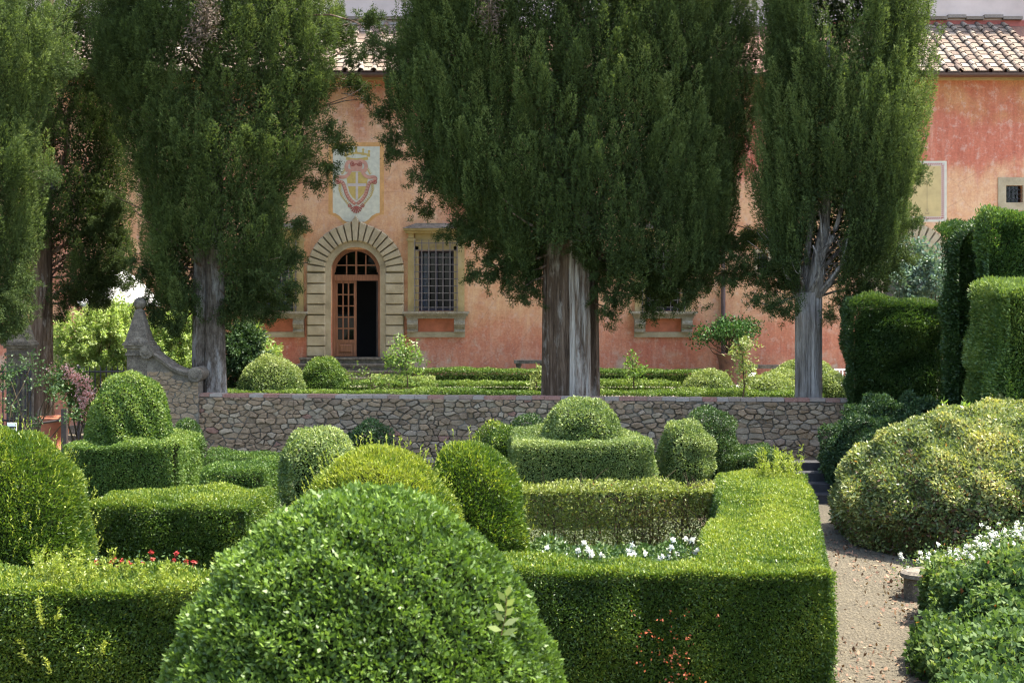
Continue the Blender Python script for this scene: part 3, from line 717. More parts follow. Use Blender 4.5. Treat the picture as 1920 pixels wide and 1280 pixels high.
# roof, eaves, gutter
ry0, rz0 = FY - .5, fz(139) + .0
rz0 = PZ(134, ry0); slope = radians(30)
def rp(x, l, h=0): return (x, ry0 + l * cos(slope) - h * sin(slope), rz0 + l * sin(slope) + h * cos(slope))
NL, RL = 12, .345
mb = MB(); a = rp(X0, 0, -.04); b2 = rp(X0, NL * RL, -.04)
mb.add([(X0, a[1], a[2]), (X1, a[1], a[2]), (X1, b2[1], b2[2]), (X0, b2[1], b2[2]), (X0, a[1], a[2] - .08), (X1, a[1], a[2] - .08), (X1, FY + 3.2, a[2] - .08), (X0, FY + 3.2, a[2] - .08)],
       [(0, 1, 2, 3), (4, 5, 1, 0), (4, 7, 6, 5)])
roof = mb.build('roof', TERR, VIL)
tl = MB(); r = np.random.default_rng(11); CW = .415
for side in ((-14.5, -1.0), (10.5, 15.6)):
    nc = int((side[1] - side[0]) / CW)
    for i in range(nc):
        x = side[0] + i * CW
        for j in range(NL):
            jx, jl, tt = r.normal() * .012, r.normal() * .012, r.uniform()
            # flat pan tile with raised edges
            w = .17; l0, l1 = j * RL - .03 + jl, (j + 1) * RL + .03
            V = [rp(x - w + jx, l0, .035), rp(x + w + jx, l0, .035), rp(x + w + jx, l1, .01), rp(x - w + jx, l1, .01), rp(x - w + jx, l0, -.0), rp(x + w + jx, l0, -.0)]
            tl.add(V, [(0, 1, 2, 3), (4, 5, 1, 0)], tt)
            # curved cover tile between pans
            cxx = x + CW / 2 + r.normal() * .012; tt = r.uniform(); V = []; sg = 6; hh = r.normal() * .006
            for (ll, ra, hb) in ((l0 - .02, .088, .045 + hh), (l1, .068, .025 + hh)):
                for k in range(sg + 1): w_ = pi * k / sg; V.append(rp(cxx + ra * cos(w_), ll, hb + ra * .95 * sin(w_)))
            for k in range(sg + 1): w_ = pi * k / sg; V.append(rp(cxx + .07 * cos(w_), l0 - .02, .045 + hh + .07 * .95 * sin(w_)))
            m_ = sg + 1
            tl.add(V, [(k, k + 1, m_ + k + 1, m_ + k) for k in range(sg)] + [(k, 2 * m_ + k, 2 * m_ + k + 1, k + 1) for k in range(sg)], tt)
tl.build('roof_tiles', TILE, roof)
# flashing course under the upper wall
yT = ry0 + NL * RL * cos(slope); zT = rz0 + NL * RL * sin(slope)
for side in ((-14.5, -1.0), (10.5, 15.8)):
    cp = MB(); x = side[0]; k = 0
    while x < side[1]:
        w = .6 + r.normal() * .03; up = .07 if k % 2 else 0.02
        cp.box(x, x + w - .01, yT - .12 - up * .3, yT + .1, zT + .12 + up, zT + .22 + up, r.uniform(.5, 1)); x += w; k += 1
    cp.build('flashing_course', TILE, roof)
mb = MB(); mb.box(X0, X1, yT, yT + .2, zT - .3, 18.5); mb.build('upper_wall', UPPL, VIL)
mb = MB(); mb.box(10.0, 16, yT - .02, yT - .0, zT - .1, zT + .13); mb.build('red_upstand', FRED, VIL)
mb = MB(); mb.box(X0, X1, yT - .25, yT + 8, 18.5, 18.7); mb.box(X0, X1, yT + 7.6, yT + 8, GZ, 18.5); mb.box(X0, X0 + .3, FY + 3.3, yT + 7.5, GZ, 18.4); mb.box(X1 - .3, X1, FY + 3.3, yT + 7.5, GZ, 18.4)
mb.box(X0, X0 + .25, FY, FY + 3.2, GZ, EAVE + .1); mb.box(X1 - .25, X1, FY, FY + 3.2, GZ, EAVE + .1)
mb.build('rear_block', UPPL, VIL)
g = MB(); yg, zg = ry0 - .06, rz0 - .06; V = []; k_ = 7
for x in (X0, X1):
    for k in range(k_ + 1): w_ = pi + pi * k / k_; V.append((x, yg + .075 * cos(w_), zg + .075 * sin(w_)))
g.add(V, [(k, k + 1, k_ + 2 + k, k_ + 1 + k) for k in range(k_)]); g.build('gutter', LEAD, VIL, True)
e = MB(); e.box(X0, X1, FY - .14, FY + .006, EAVE - .02, EAVE + .08); e.box(X0, X1, FY - .3, FY + .006, EAVE + .082, rz0 - .1); e.build('eaves_cornice', YSTONE, VIL)
dp = MB(); x = fx(1355); dp.tube([(x, FY - .10, EAVE - .1), (x, FY - .10, TZ + .05)], .065, 10)
for z in (1.2, 4.0, 6.8): dp.box(x - .075, x + .075, FY - .17, FY + .004, z, z + .05)
dp.build('downpipe', LEAD, VIL)

# painted coat of arms
def q2(x, y): return (fx(x), fz(y))
def Q(pts): return [q2(a, b) for a, b in pts]
p = MB(); arcL = [(645 - 29 * cos(t), 432 - 29 * sin(t)) for t in np.linspace(.75, 1.45, 6)]
c1 = [(616, 402), (622, 403), (630, 407), (637, 413), (644, 420)]; c2 = [(690, 420), (697, 413), (704, 407), (712, 403), (720, 402)]
p.flat(Q([(616, 267), (720, 267)][::-1] + c1 + c2), FY - .004)
crest = p.build('coat_of_arms', OCHRE, VIL)
c1 = [(624, 399), (629, 400), (637, 405), (643, 412)]; c2 = [(691, 412), (697, 405), (706, 400), (712, 399)]
p = MB(); p.flat(Q([(712, 275), (624, 275)] + c1 + [(650, 416), (684, 416)] + c2), FY - .007); p.build('cream_field', CREAM, crest)
sh = [(651, 323), (684, 323), (686, 331), (692, 336), (689, 352), (683, 366), (675, 376), (667.5, 381), (659, 376), (653, 366), (649, 350), (649, 334)]
p = MB(); p.flat(Q([(657, 322.5), (682, 322.5), (685, 329), (690, 334), (687, 350), (682, 363), (674, 372), (668, 376), (661, 370), (655, 360), (652, 347), (650, 335), (655, 330)]), FY - .010); p.build('shield', FYEL, crest)
p = MB(); p.flat(Q([(667, 323), (671.5, 323), (671.5, 373), (668, 375), (667, 374)]), FY - .0125); p.build('cross_upright', FLILA, crest)
p = MB(); p.flat(Q([(652, 344), (686.5, 344), (686, 349.5), (653, 349.5)]), FY - .0135); p.build('cross_bar', FLILA, crest)
def sm(pts, n=40):
    P = np.array(pts, float); d = np.r_[0, np.cumsum(np.linalg.norm(np.diff(P, axis=0), axis=1))]; t = np.linspace(0, d[-1], n)
    q = np.stack([np.interp(t, d, P[:, 0]), np.interp(t, d, P[:, 1])], 1)
    for _ in range(3): q[1:-1] = (q[:-2] + 2 * q[1:-1] + q[2:]) / 4
    return q
left = [(657, 320), (654, 327), (648, 332), (640, 333), (633, 331), (630, 336), (636, 341), (643, 341), (647, 352), (650, 364), (656, 374), (663, 380), (667, 383)]
p = MB(); pd = MB()
for mir in (1, -1):
    L_ = [((668 + mir * (x - 668)), y) for x, y in left]; q_ = sm(L_)
    p.ribbon([q2(*a) for a in q_], 6.5 / FS, FY - .0145)
    pd.ribbon([q2(a[0] - mir * 3, a[1] + .3) for a in q_[8:]], 1.0 / FS, FY - .0165); 
    for k in range(16, 39, 2):
        a = q_[k]; d = q_[min(k + 1, 39)] - q_[k - 1]; d = d / np.linalg.norm(d); nn = np.array([-d[1], d[0]])
        pd.ribbon([q2(*(a + nn * 2.4)), q2(*(a - nn * 2.4))], .9 / FS, FY - .0175)
    for (ox, oy, rr) in ((668 + mir * -35, 341, 4.5), (668 + mir * -7, 307, 5), (668 + mir * -12, 385, 4)):     # spiral scrolls
        tt = np.linspace(0, 4.2 * pi / 2 * 1.4, 26); sp = [(ox + mir * rr * (1 - i / 30) * cos(t_), oy + rr * (1 - i / 30) * sin(t_)) for i, t_ in enumerate(tt)]
        pd.ribbon([q2(*a) for a in sp], 1.6 / FS, FY - .0185)
p.ribbon([q2(*a) for a in sm([(652, 322), (649, 313), (651, 305), (659, 302), (668, 304), (677, 302), (685, 305), (687, 313), (683, 322)])], 7 / FS, FY - .0155)
p.flat([q2(668 + 12 * cos(t_), 312 + 8 * sin(t_)) for t_ in np.linspace(0, 2 * pi, 16)[:-1]], FY - .0135)
p.ribbon([q2(652, 319), q2(684, 319)], 4.5 / FS, FY - .014)
p.build('cartouche', FPINK, crest)
for k in range(7):                                                    # shell at the foot
    a = -pi / 2 + (k - 3) * .42; pd.ribbon([q2(668, 386), q2(668 + 11 * cos(-a), 388 + 12 * sin(-a))], [.8 / FS, 3.0 / FS], FY - .016 - .0004 * k)
pd.ribbon([q2(*a) for a in sm([(660, 306), (664, 311), (668, 307), (672, 311), (676, 306)])], 1.4 / FS, FY - .0172)
pd.build('scroll_lines', FRED, crest)
p = MB()
for mir in (1, -1):
    for k in range(13):
        t_ = k / 12; x = 668 - mir * (np.interp(t_, [0, .3, .6, 1], [30, 31, 27, 14])); y = np.interp(t_, [0, 1], [345, 385])
        for sg in (1, -1): p.ribbon([q2(x, y), q2(x - mir * sg * 3.2, y - 4.5)], [2.0 / FS, .4 / FS], FY - .0115 - .0003 * k - .0001 * sg)
    for k in range(6):
        t_ = k / 5; x = 668 - mir * (18 + 8 * t_); y = 313 + 14 * t_
        for sg in (1, -1): p.ribbon([q2(x, y), q2(x - mir * sg * 3, y - 4)], [2.0 / FS, .4 / FS], FY - .0115 - .0003 * k - .0001 * sg)
p.build('laurel', FYEL, crest); p = MB()
p.ribbon([q2(*a) for a in sm([(649, 297), (658, 299), (668, 300), (678, 299), (690, 297)])], 5.5 / FS, FY - .0105)
p.ribbon([q2(*a) for a in sm([(646, 292), (657, 288), (668, 287), (680, 288), (694, 291)])], 3.4 / FS, FY - .0108)
for x, y in ((648, 284), (656, 281), (668, 278), (681, 281), (692, 284)):
    p.ribbon([q2(x + (668 - x) * .06, y + 10), q2(x, y + 2)], [7 / FS, 2 / FS], FY - .0112); p.flat([q2(x + 2.5 * cos(t_), y + 2.5 * sin(t_)) for t_ in np.linspace(0, 2 * pi, 9)[:-1]], FY - .0118)
p.build('crown', FYEL, crest)
# sundial
p = MB(); p.flat(Q([(1640, 416), (1775, 416), (1775, 302), (1640, 302)]), FY - .004); sun_ = p.build('sundial', CREAM, VIL)
p = MB(); p.flat(Q([(1644, 412.5), (1771.5, 412.5), (1771.5, 305), (1644, 305)]), FY - .0065); p.build('border_field', FLILA, sun_)
p = MB()
for k in range(26): y = 310 + k * 3.9; p.ribbon([q2(1765, y + 2), q2(1769.5, y)], 1.6 / FS, FY - .009); p.ribbon([q2(1645, y + 2), q2(1649.5, y)], 1.6 / FS, FY - .009)
for k in range(29): x = 1652 + k * 4.0; p.ribbon([q2(x, 411), q2(x + 2, 407)], 1.6 / FS, FY - .009); p.ribbon([q2(x, 309.5), q2(x + 2, 306)], 1.6 / FS, FY - .009)
p.build('dashed_border', FRED, sun_)
p = MB(); p.flat(Q([(1651, 406), (1764.5, 406), (1764.5, 311), (1651, 311)]), FY - .0095); p.build('sundial_face', SUNY, sun_)
p = MB(); p.ribbon([q2(1738, 336), q2(1738, 397)], .7 / FS, FY - .0125); p.ribbon([q2(1735.5, 392), q2(1738, 397), q2(1740.5, 392)], .7 / FS, FY - .0128)
p.ribbon([q2(*a) for a in sm([(1734.5, 398), (1735, 403), (1738, 400), (1741, 403), (1741.5, 398)], 16)], .8 / FS, FY - .013)
for k, x in enumerate((1722, 1714, 1700, 1688, 1672)): p.ribbon([q2(x, 338 + k), q2(x - 9 - k * 5, 372 + k)], .5 / FS, FY - .0125 - .0002 * k)
p.build('hour_lines', FINK, sun_)

# ------------------------------------------------------------------ retaining wall of rubble
WALL = thing('retaining_wall', (0, wy(0), GZ), 'long rubble stone retaining wall with brick coping below the terrace', 'wall')
wdir = (WR - WL) / np.linalg.norm(WR - WL); wlen = float(np.linalg.norm(WR - WL)); wnorm = np.array([wdir[1], -wdir[0]])
if wnorm[1] > 0: wnorm = -wnorm
def wp(u, z, d=0.0): q = WL + wdir * u + wnorm * d; return (q[0], q[1], z)
CT = .05                                                       # top of coping
def rubble(mbx, place, W, z0, z1, r, cw=.27, ch=.17, dmax=.085, tonef=None):
    pts = []; z = z0 - ch; row = 0
    while z < z1 + ch:
        x = -cw + (row % 2) * cw * .5; h = ch * r.choice([.5, .9, 1.4]) * r.uniform(.85, 1.15)
        while x < W + cw:
            w = cw * r.choice([.45, .8, 1.1, 1.6]) * r.uniform(.8, 1.2); pts.append((x + w / 2, z + h / 2 + r.normal() * ch * .2)); x += w
        z += h; row += 1
    P = np.array(pts); asp = 1.9; Q_ = P * [1, asp]
    for i in range(len(P)):
        d = np.linalg.norm(Q_ - Q_[i], axis=1); nb = np.argsort(d)[1:16]
        a, b_, c_, d_ = 0 - .0, W, z0, z1
        if not (-.0 <= P[i, 0] <= W and z0 - .05 <= P[i, 1] <= z1 + .03): continue
        poly = [np.array(v) for v in ((a, c_ * asp), (b_, c_ * asp), (b_, d_ * asp), (a, d_ * asp))]
        gap = r.choice([.003, .006, .012])
        for j in nb:
            m_ = (Q_[i] + Q_[j]) / 2; nn = Q_[j] - Q_[i]; nn = nn / np.linalg.norm(nn); m_ = m_ - nn * gap
            new = []
            for k in range(len(poly)):
                A, B = poly[k], poly[(k + 1) % len(poly)]; da, db = (A - m_) @ nn, (B - m_) @ nn
                if da <= 0: new.append(A)
                if da * db < 0: new.append(A + (B - A) * da / (da - db))
            poly = new
            if len(poly) < 3: break
        if len(poly) < 3: continue
        p = np.array(poly) / [1, asp]
        # wobble: subdivide edges
        pp = []
        for k in range(len(p)):
            A, B = p[k], p[(k + 1) % len(p)]; pp.append(A * .965 + p.mean(0) * .035)
            if np.linalg.norm(B - A) > .07: pp.append((A + B) / 2 + r.normal(size=2) * .008)
        p = np.array(pp); c = p.mean(0); n_ = len(p); dep = r.uniform(.015, dmax)
        k1 = c + (p - c) * .95; k2 = c + (p - c) * .74 + r.normal(size=p.shape) * .006
        tilt = r.normal(size=2) * .05
        V = [place(x, z, -.01) for x, z in p] + [place(x, z, dep * .75 + (np.array([x, z]) - c) @ tilt) for x, z in k1] + [place(x, z, dep + r.normal() * .004 + (np.array([x, z]) - c) @ tilt) for x, z in k2]
        Fc = []
        for k in range(n_):
            j = (k + 1) % n_; Fc += [(k, j, n_ + j, n_ + k), (n_ + k, n_ + j, 2 * n_ + j, 2 * n_ + k)]
        Fc.append(tuple(range(2 * n_, 3 * n_))); t_ = r.uniform(0, .97) if r.uniform() > .02 else 1.0
        if tonef: t_ = tonef(c, t_)
        mbx.add(V, Fc, t_)
def wt(c, t):
    if t > .98: return t
    if c[0] < 3.0: return min(.62, t * .5 + .12) if t < .8 else .9  # left-end stones kept warm tan, sunlight put into their colour
    return t
mb = MB(); rubble(mb, wp, wlen, GZ - .05, CT - .075, np.random.default_rng(21), .21, .105, tonef=wt); mb.build('stones', RUB, WALL)
mb = MB(); V = [wp(0, GZ - .1), wp(wlen, GZ - .1), wp(wlen, CT - .07), wp(0, CT - .07), wp(0, GZ - .1, -.32), wp(wlen, GZ - .1, -.32), wp(wlen, CT - .07, -.32), wp(0, CT - .07, -.32)]
mb.add(V, [(0, 1, 2, 3), (1, 5, 6, 2), (4, 0, 3, 7), (3, 2, 6, 7), (5, 4, 7, 6)]); mb.build('mortar', MORT, WALL)
mb = MB(); u = 0.0; r = np.random.default_rng(5)
while u < wlen:
    w = r.uniform(.24, .36); dz = r.normal() * .004; d0 = .035 + r.normal() * .006; a, b2 = u, min(u + w - .008, wlen)
    V = [wp(a, CT - .068 + dz, d0), wp(b2, CT - .068 + dz, d0), wp(b2, CT + dz, d0), wp(a, CT + dz, d0), wp(a, CT - .068, -.35), wp(b2, CT - .068, -.35), wp(b2, CT + dz, -.35), wp(a, CT + dz, -.35)]
    mb.add(V, [(0, 1, 2, 3), (1, 5, 6, 2), (4, 0, 3, 7), (3, 2, 6, 7), (5, 4, 7, 6), (0, 4, 5, 1)], float(r.choice([.0, .15, .4, .62, .8, 1.0, .9], p=[.2, .12, .12, .16, .16, .14, .1]))); u += w
mb.build('brick_coping', COPB, WALL)
# sweeping end of the wall with its scroll, and gate piers with obelisks
SW = thing('swept_wall', (-7.9, 29.25, GZ), 'curved stone wing wall with scroll ends joining the gate pier to the long wall', 'wall')
def ppz(x, y, Y=29.3): return PX(x, Y), PZ(y, Y)
top = [(268, 640), (285, 655), (300, 667), (315, 678), (330, 690), (345, 697), (362, 700), (378, 699)]
sx_ = sm(top, 24); mb = MB(); y0, y1 = 29.0, 29.45
V = []
for yy in (y0, y1):
    V += [(ppz(a, b_)[0], yy, ppz(a, b_)[1]) for a, b_ in sx_] + [(ppz(a, b_)[0], yy, GZ) for a, b_ in sx_]
k = len(sx_); Fc = [(i, i + 1, k + i + 1, k + i) for i in range(k - 1)] + [(2 * k + i, 3 * k + i, 3 * k + i + 1, 2 * k + i + 1) for i in range(k - 1)] + [(i, 2 * k + i, 2 * k + i + 1, i + 1) for i in range(k - 1)] + [(k - 1, 3 * k - 1, 4 * k - 1, 2 * k - 1), (0, k, 3 * k, 2 * k)]
mb.add(V, Fc); mb.build('wall_body', MORT, SW)
xa = ppz(268, 0)[0]; xb = ppz(378, 0)[0]
class _clip: pass
mb2 = MB(); rr_ = np.random.default_rng(9)
def place2(x, z, d): return (xa + x, y0 - d * .7, z)
tmp = MB(); rubble(tmp, place2, xb - xa, GZ - .05, .55, rr_, .22, .11, .045)
# keep the stones that lie wholly below the sweep
vi = np.array(tmp.v); zt = np.interp(vi[:, 0], [ppz(a, 0)[0] for a, _ in sx_], [ppz(0, b_)[1] for _, b_ in sx_]); ok = vi[:, 2] < zt - .07
grp = {}
fv = [f for f in tmp.f]
# faces of a stone share vertices: union by contiguous vertex ranges
bad = set(); last = 0; stones = []; cur = []
for f, t in zip(tmp.f, tmp.t):
    if len(f) > 4 or (len(f) <= 4 and f is tmp.f[-1]): cur.append((f, t)); stones.append(cur); cur = []
    else: cur.append((f, t))
for stn in stones:
    ids = {i for f, _ in stn for i in f}
    if all(ok[i] for i in ids):
        for f, t in stn: mb2.f.append(f); mb2.t.append(min(t, .6))
mb2.v = tmp.v; mb2.n = tmp.n; mb2.build('stones', RUB, SW)
cpg = MB(); pts3 = [(ppz(a, b_)[0], (y0 + y1) / 2, ppz(a, b_)[1]) for a, b_ in sx_]; V = []
for (x, y, z) in pts3: V += [(x, y0 - .07, z - .04), (x, y0 - .09, z + .03), (x, y0 - .04, z + .08), (x, y1 + .04, z + .08), (x, y1 + .07, z - .04)]
cpg.add(V, [(i * 5 + j, i * 5 + j + 1, i * 5 + j + 6, i * 5 + j + 5) for i in range(len(pts3) - 1) for j in range(4)])
for (a, b_, rr2) in ((284, 658, .15), (374, 700, .16)):
    x, z = ppz(a, b_); cpg.tube([(x, y0 - .12, z), (x, y1 + .1, z)], rr2, 18); cpg.tube([(x, y0 - .15, z), (x, y0 - .11, z)], rr2 * .5, 14)
cpg.build('scroll_coping', GREY, SW)

def pier(cxp, Y, label, ytop=550, tilt=0):
    x = PX(cxp, Y); k = Y / F
    root = thing('gate_pier', (x, Y, GZ), label, 'gate pier', 'stone piers of the garden gate')
    b = MB(); zc = PZ(640, Y); b.box(x - .22, x + .22, Y - .22, Y + .22, GZ, zc - .30); b.build('shaft', GREY, root)
    b = MB(); z = zc - .30
    for w, h in ((.25, .06), (.22, .10), (.27, .06), (.30, .05)): b.box(x - w, x + w, Y - w, Y + w, z, z + h - .002); z += h
    b.build('capital', GREY, root)
    b = MB(); pr = [(.30, z), (.30, z + .03), (.27, z + .05), (.085, z + .72), (.05, z + .74), (.06, z + .77)]; b.lathe(x, Y, [(a * 1.3, c) for a, c in pr], 4, rot=pi / 4); b.build('obelisk', GREY, root)
    b = MB(); zb = z + .77 + .10; b.lathe(x, Y, [(.13 * sin(t) + .002, zb - .13 * cos(t)) for t in np.linspace(0, pi, 12)], 18); b.build('ball_finial', GREY, root, True)
    return root, x, z
pier(262, 29.2, 'stone gate pier with an obelisk and ball finial beside the swept wall')
pier(38, 29.0, 'shaded stone gate pier at the far left half hidden by cypress branches')

# iron gate leaves
def gate(label, x0p, x1p, Ya, Yb, yt0, yt1, zb):
    root = thing('iron_gate_leaf', (PX(x0p, Ya), Ya, zb), label, 'gate', 'iron leaves of the garden gate')
    b = MB(); A = np.array([PX(x0p, Ya), Ya]); B = np.array([PX(x1p, Yb), Yb]); z0, z1 = PZ(yt0, Ya), PZ(yt1, Yb)
    b.tube([(A[0], A[1], zb), (A[0], A[1], z0 + .14)], .04, 8); b.tube([(B[0], B[1], zb), (B[0], B[1], z1 + .05)], .035, 8)
    for f in (0.02, .45, 1.0):
        za, zc = zb + .1 + (z0 - zb - .1) * f, zb + .1 + (z1 - zb - .1) * f; b.tube([(A[0], A[1], za), (B[0], B[1], zc)], .022, 6)
    b.build('frame', IRON, root)
    b = MB(); n = 9
    for k in range(1, n):
        q = A + (B - A) * k / n; z = z0 + (z1 - z0) * k / n; b.tube([(q[0], q[1], zb + .1), (q[0], q[1], z + .05), (q[0], q[1], z + .13)], [.016, .016, .004], 6)
    b.build('bars', IRON, root)
gate('open black iron gate leaf beside the obelisk pier in front of pink oleander', 148, 243, 31.6, 29.6, 697, 696, GZ + .05)
gate('black iron gate leaf at the far left edge below the shaded pier', -20, 56, 28.6, 28.8, 697, 697, GZ + .05)

# wooden post and rail near the gate
PR = thing('post_and_rail', (PX(121, 27), 27, GZ), 'dark wooden post with a low rail in front of the gate', 'fence')
b = MB(); x = PX(121, 27); b.box(x - .055, x + .055, 26.95, 27.06, GZ, PZ(766, 27)); b.build('post', WOODD, PR)
b = MB(); b.tube([(PX(50, 27), 27.0, PZ(797, 27)), (x - .05, 27.0, PZ(787, 27))], .025, 8); b.build('rail', WOODD, PR)
SG = thing('information_plate', (PX(22, 26), 26, GZ), 'small white and blue plate on a stake at the far left below the gate', 'sign')
b = MB(); x = PX(22, 26); b.box(x - .09, x + .09, 26, 26.02, PZ(812, 26), PZ(792, 26)); b.build('plate', WHITE, SG)
b = MB(); b.box(x - .092, x + .092, 25.99, 25.999, PZ(803, 26), PZ(799, 26)); b.build('blue_band', FRAMEB, SG)
b = MB(); b.box(x - .012, x + .012, 26.021, 26.045, GZ, PZ(795, 26)); b.build('stake', IRON, SG)

# white parasol behind
UM = thing('parasol', (PX(222, 36.85), 36.85, GZ), 'large white canvas parasol open behind the gate pier', 'parasol')
b = MB(); x = PX(222, 36.85); b.lathe(x, 36.85, [(.02, PZ(500, 36.85)), (.6, PZ(524, 36.85)), (1.22, PZ(569, 36.85)), (1.2, PZ(574, 36.85))], 8); b.build('canopy', CANV, UM)
b = MB(); b.tube([(x, 36.85, GZ), (x, 36.85, PZ(503, 36.85))], .03, 8); b.build('pole', WOODD, UM)

# ------------------------------------------------------------------ cypress trees
def trunk(mb, cx, cy, z0, z1, r0, r1, seed=1, flutes=5, amp=.10, flare=.15, lean=(0, 0), segs=72, rings=46, t0=.5):
    r = np.random.default_rng(seed); ph = r.uniform(0, 6.28, 8); V = []
    for i in range(rings):
        t = i / (rings - 1); z = z0 + (z1 - z0) * t; R_ = r0 + (r1 - r0) * t + flare * r0 * math.exp(-t * 7)
        for k in range(segs):
            w = 2 * pi * k / segs; a = w + .25 * t
            d = amp * (cos(flutes * a + ph[0]) * .55 + cos((flutes + 3) * a + ph[1] + t * 1.5) * .4 + abs(cos((flutes * 1.5 + .5) * a + ph[2])) * .3) + .022 * cos(17 * a + ph[3] + 2 * t + .6 * sin(9 * t)) + .018 * abs(cos(15 * a + ph[4] - 3 * t + .5 * sin(14 * t)))
            rr = R_ * (1 + d); V.append((cx + lean[0] * t + rr * cos(w), cy + lean[1] * t + rr * sin(w) * .9, z))
    mb.add(V, [(i * segs + k, i * segs + (k + 1) % segs, (i + 1) * segs + (k + 1) % segs, (i + 1) * segs + k) for i in range(rings - 1) for k in range(segs)], t0)

def crown_fol(levels, Y, dens, per, seed, drop=.0, gapf=1.2, droops=(), mask=None, yr=.8, mean=.42, L=.062, W=.016, pl=(.7, 1.35), rp_=.135, top=None, innern=26000, lightup=.0, cyoff=0, zcut=9.3, ymax=1.5, sparse_above=.35):
    """levels = [(row px, left px, right px)] at distance Y. Upright plumes over an uneven envelope."""
    r = np.random.default_rng(seed); lv = sorted(levels); ys = np.array([l[0] for l in lv], float)
    zl = PZ(ys, Y)[::-1]; xl = PX(np.array([l[1] for l in lv], float), Y)[::-1]; xr = PX(np.array([l[2] for l in lv], float), Y)[::-1]
    def env(z): a = np.interp(z, zl, xl); b = np.interp(z, zl, xr); return (a + b) / 2, (b - a) / 2
    zz = np.linspace(zl[0], zl[-1], 200); _, hw = env(zz); wz = hw * np.where(zz > zcut, sparse_above, 1.0)
    A = float((wz * 2 * pi * .9).mean() * (zl[-1] - zl[0])); n = int(A * dens)
    z = r.choice(zz, n, p=wz / wz.sum()) + r.uniform(-.05, .05, n)
    th = r.uniform(0, 2 * pi, n); back = (np.sin(th) > .1) & (r.uniform(size=n) < .45); th = np.where(back, -th, th)
    c, h = env(z); lum = 1 + .07 * nz(np.stack([np.cos(th) * 2, np.sin(th) * 2, z], 1), 2.2, seed + 2)
    rho = h * lum * (1 - .30 * r.uniform(size=n) ** 2) - .08
    dy = np.minimum(rho * yr, ymax + .15 * r.normal(size=n) )
    P = np.stack([c + np.cos(th) * rho, Y + cyoff + np.sin(th) * dy, z], 1); O = norm(np.stack([np.cos(th), np.sin(th) * 1.1, np.zeros(n)], 1))
    keep = nz(P, gapf, seed + 4) > (-1.75 + drop); 
    if mask is not None: keep &= ~mask(P)
    P, O = P[keep], O[keep]; n = len(P)
    ax = norm(O * .28 + np.array([0, 0, 1.]) + r.normal(size=(n, 3)) * .13)
    Lp = r.uniform(pl[0], pl[1], n); Rp = rp_ * r.uniform(.7, 1.3, n)
    pt = r.normal(size=n) * .12 + nz(P, 1.5, seed + 6) * .07
    fo = Foliage(); N_ = n * per; idx = np.repeat(np.arange(n), per)
    t = r.uniform(0, 1, N_) ** .9; w = r.uniform(0, 2 * pi, N_)
    a = norm(np.cross(ax, np.array([.3, 1., .1]))); b = np.cross(ax, a)
    rad = (a[idx] * np.cos(w)[:, None] + b[idx] * np.sin(w)[:, None])
    rr = Rp[idx] * np.sin(pi * np.clip(t * .8 + .16, 0, 1)) * r.uniform(.7, 1.12, N_)
    Q_ = P[idx] + ax[idx] * (Lp[idx] * (t - .45))[:, None] + rad * rr[:, None]
    D = norm(ax[idx] * .75 + rad * .8); tn = mean - .08 + pt[idx] + r.normal(size=N_) * .12 + .3 * t  # plume tips toned paler than their bases, painted as lit
    fo.add(Q_, D, L, W, 1.0, 0, .28, .5, tn, r)
    # loose inner sprays that close the crown
    if innern:
        z = r.choice(zz, innern, p=wz / wz.sum()); th = r.uniform(0, 2 * pi, innern); c, h = env(z); rho = h * np.sqrt(r.uniform(.15, .8, innern))
        P2 = np.stack([c + np.cos(th) * rho, Y + cyoff + np.sin(th) * np.minimum(rho * yr, ymax), z], 1)
        k = nz(P2, gapf, seed + 4) > (-1.45 + drop)
        if mask is not None: k &= ~mask(P2)
        P2 = P2[k]; O2 = norm(r.normal(size=P2.shape)); fo.add(P2, O2, .12, .04, 1, .3, .4, .3, mean - .22 + r.normal(size=len(P2)) * .12, r)  # inner sprays toned darker, painting shade inside the crown
    # hanging sprays at the ragged lower edge
    for (xp, yp, R_) in droops:
        q = P3(xp, yp, Y - r.uniform(-.4, .8)); m = int(5200 * (R_ / .35) ** 2)
        ns = 30; cc = q + r.normal(size=(ns, 3)) * R_ * np.array([.55, .5, .5]); id2 = r.integers(0, ns, m)
        dirn = norm(r.normal(size=(ns, 3)) * .5 + np.array([0, 0, -.55])); tt = r.uniform(0, 1, m)
        Q2 = cc[id2] + dirn[id2] * (tt * R_ * .95)[:, None] + r.normal(size=(m, 3)) * .032
        fo.add(Q2, dirn[id2], L, W, .6, .1, .6, .3, mean - .08 + r.normal(size=m) * .13, r)
    return fo

def limb(mb, a, b, r0, r1, bend=.15, r=rng, seg=7, n=8):
    a, b = np.array(a, float), np.array(b, float); o = r.normal(size=3) * bend * np.linalg.norm(b - a) * .5; t = np.linspace(0, 1, n)[:, None]
    P = a + (b - a) * t + o * np.sin(pi * t) + r.normal(size=(n, 3)) * .012 * np.linalg.norm(b - a) * np.sin(pi * t); mb.tube(P, np.linspace(r0, r1, n), seg)
    return P

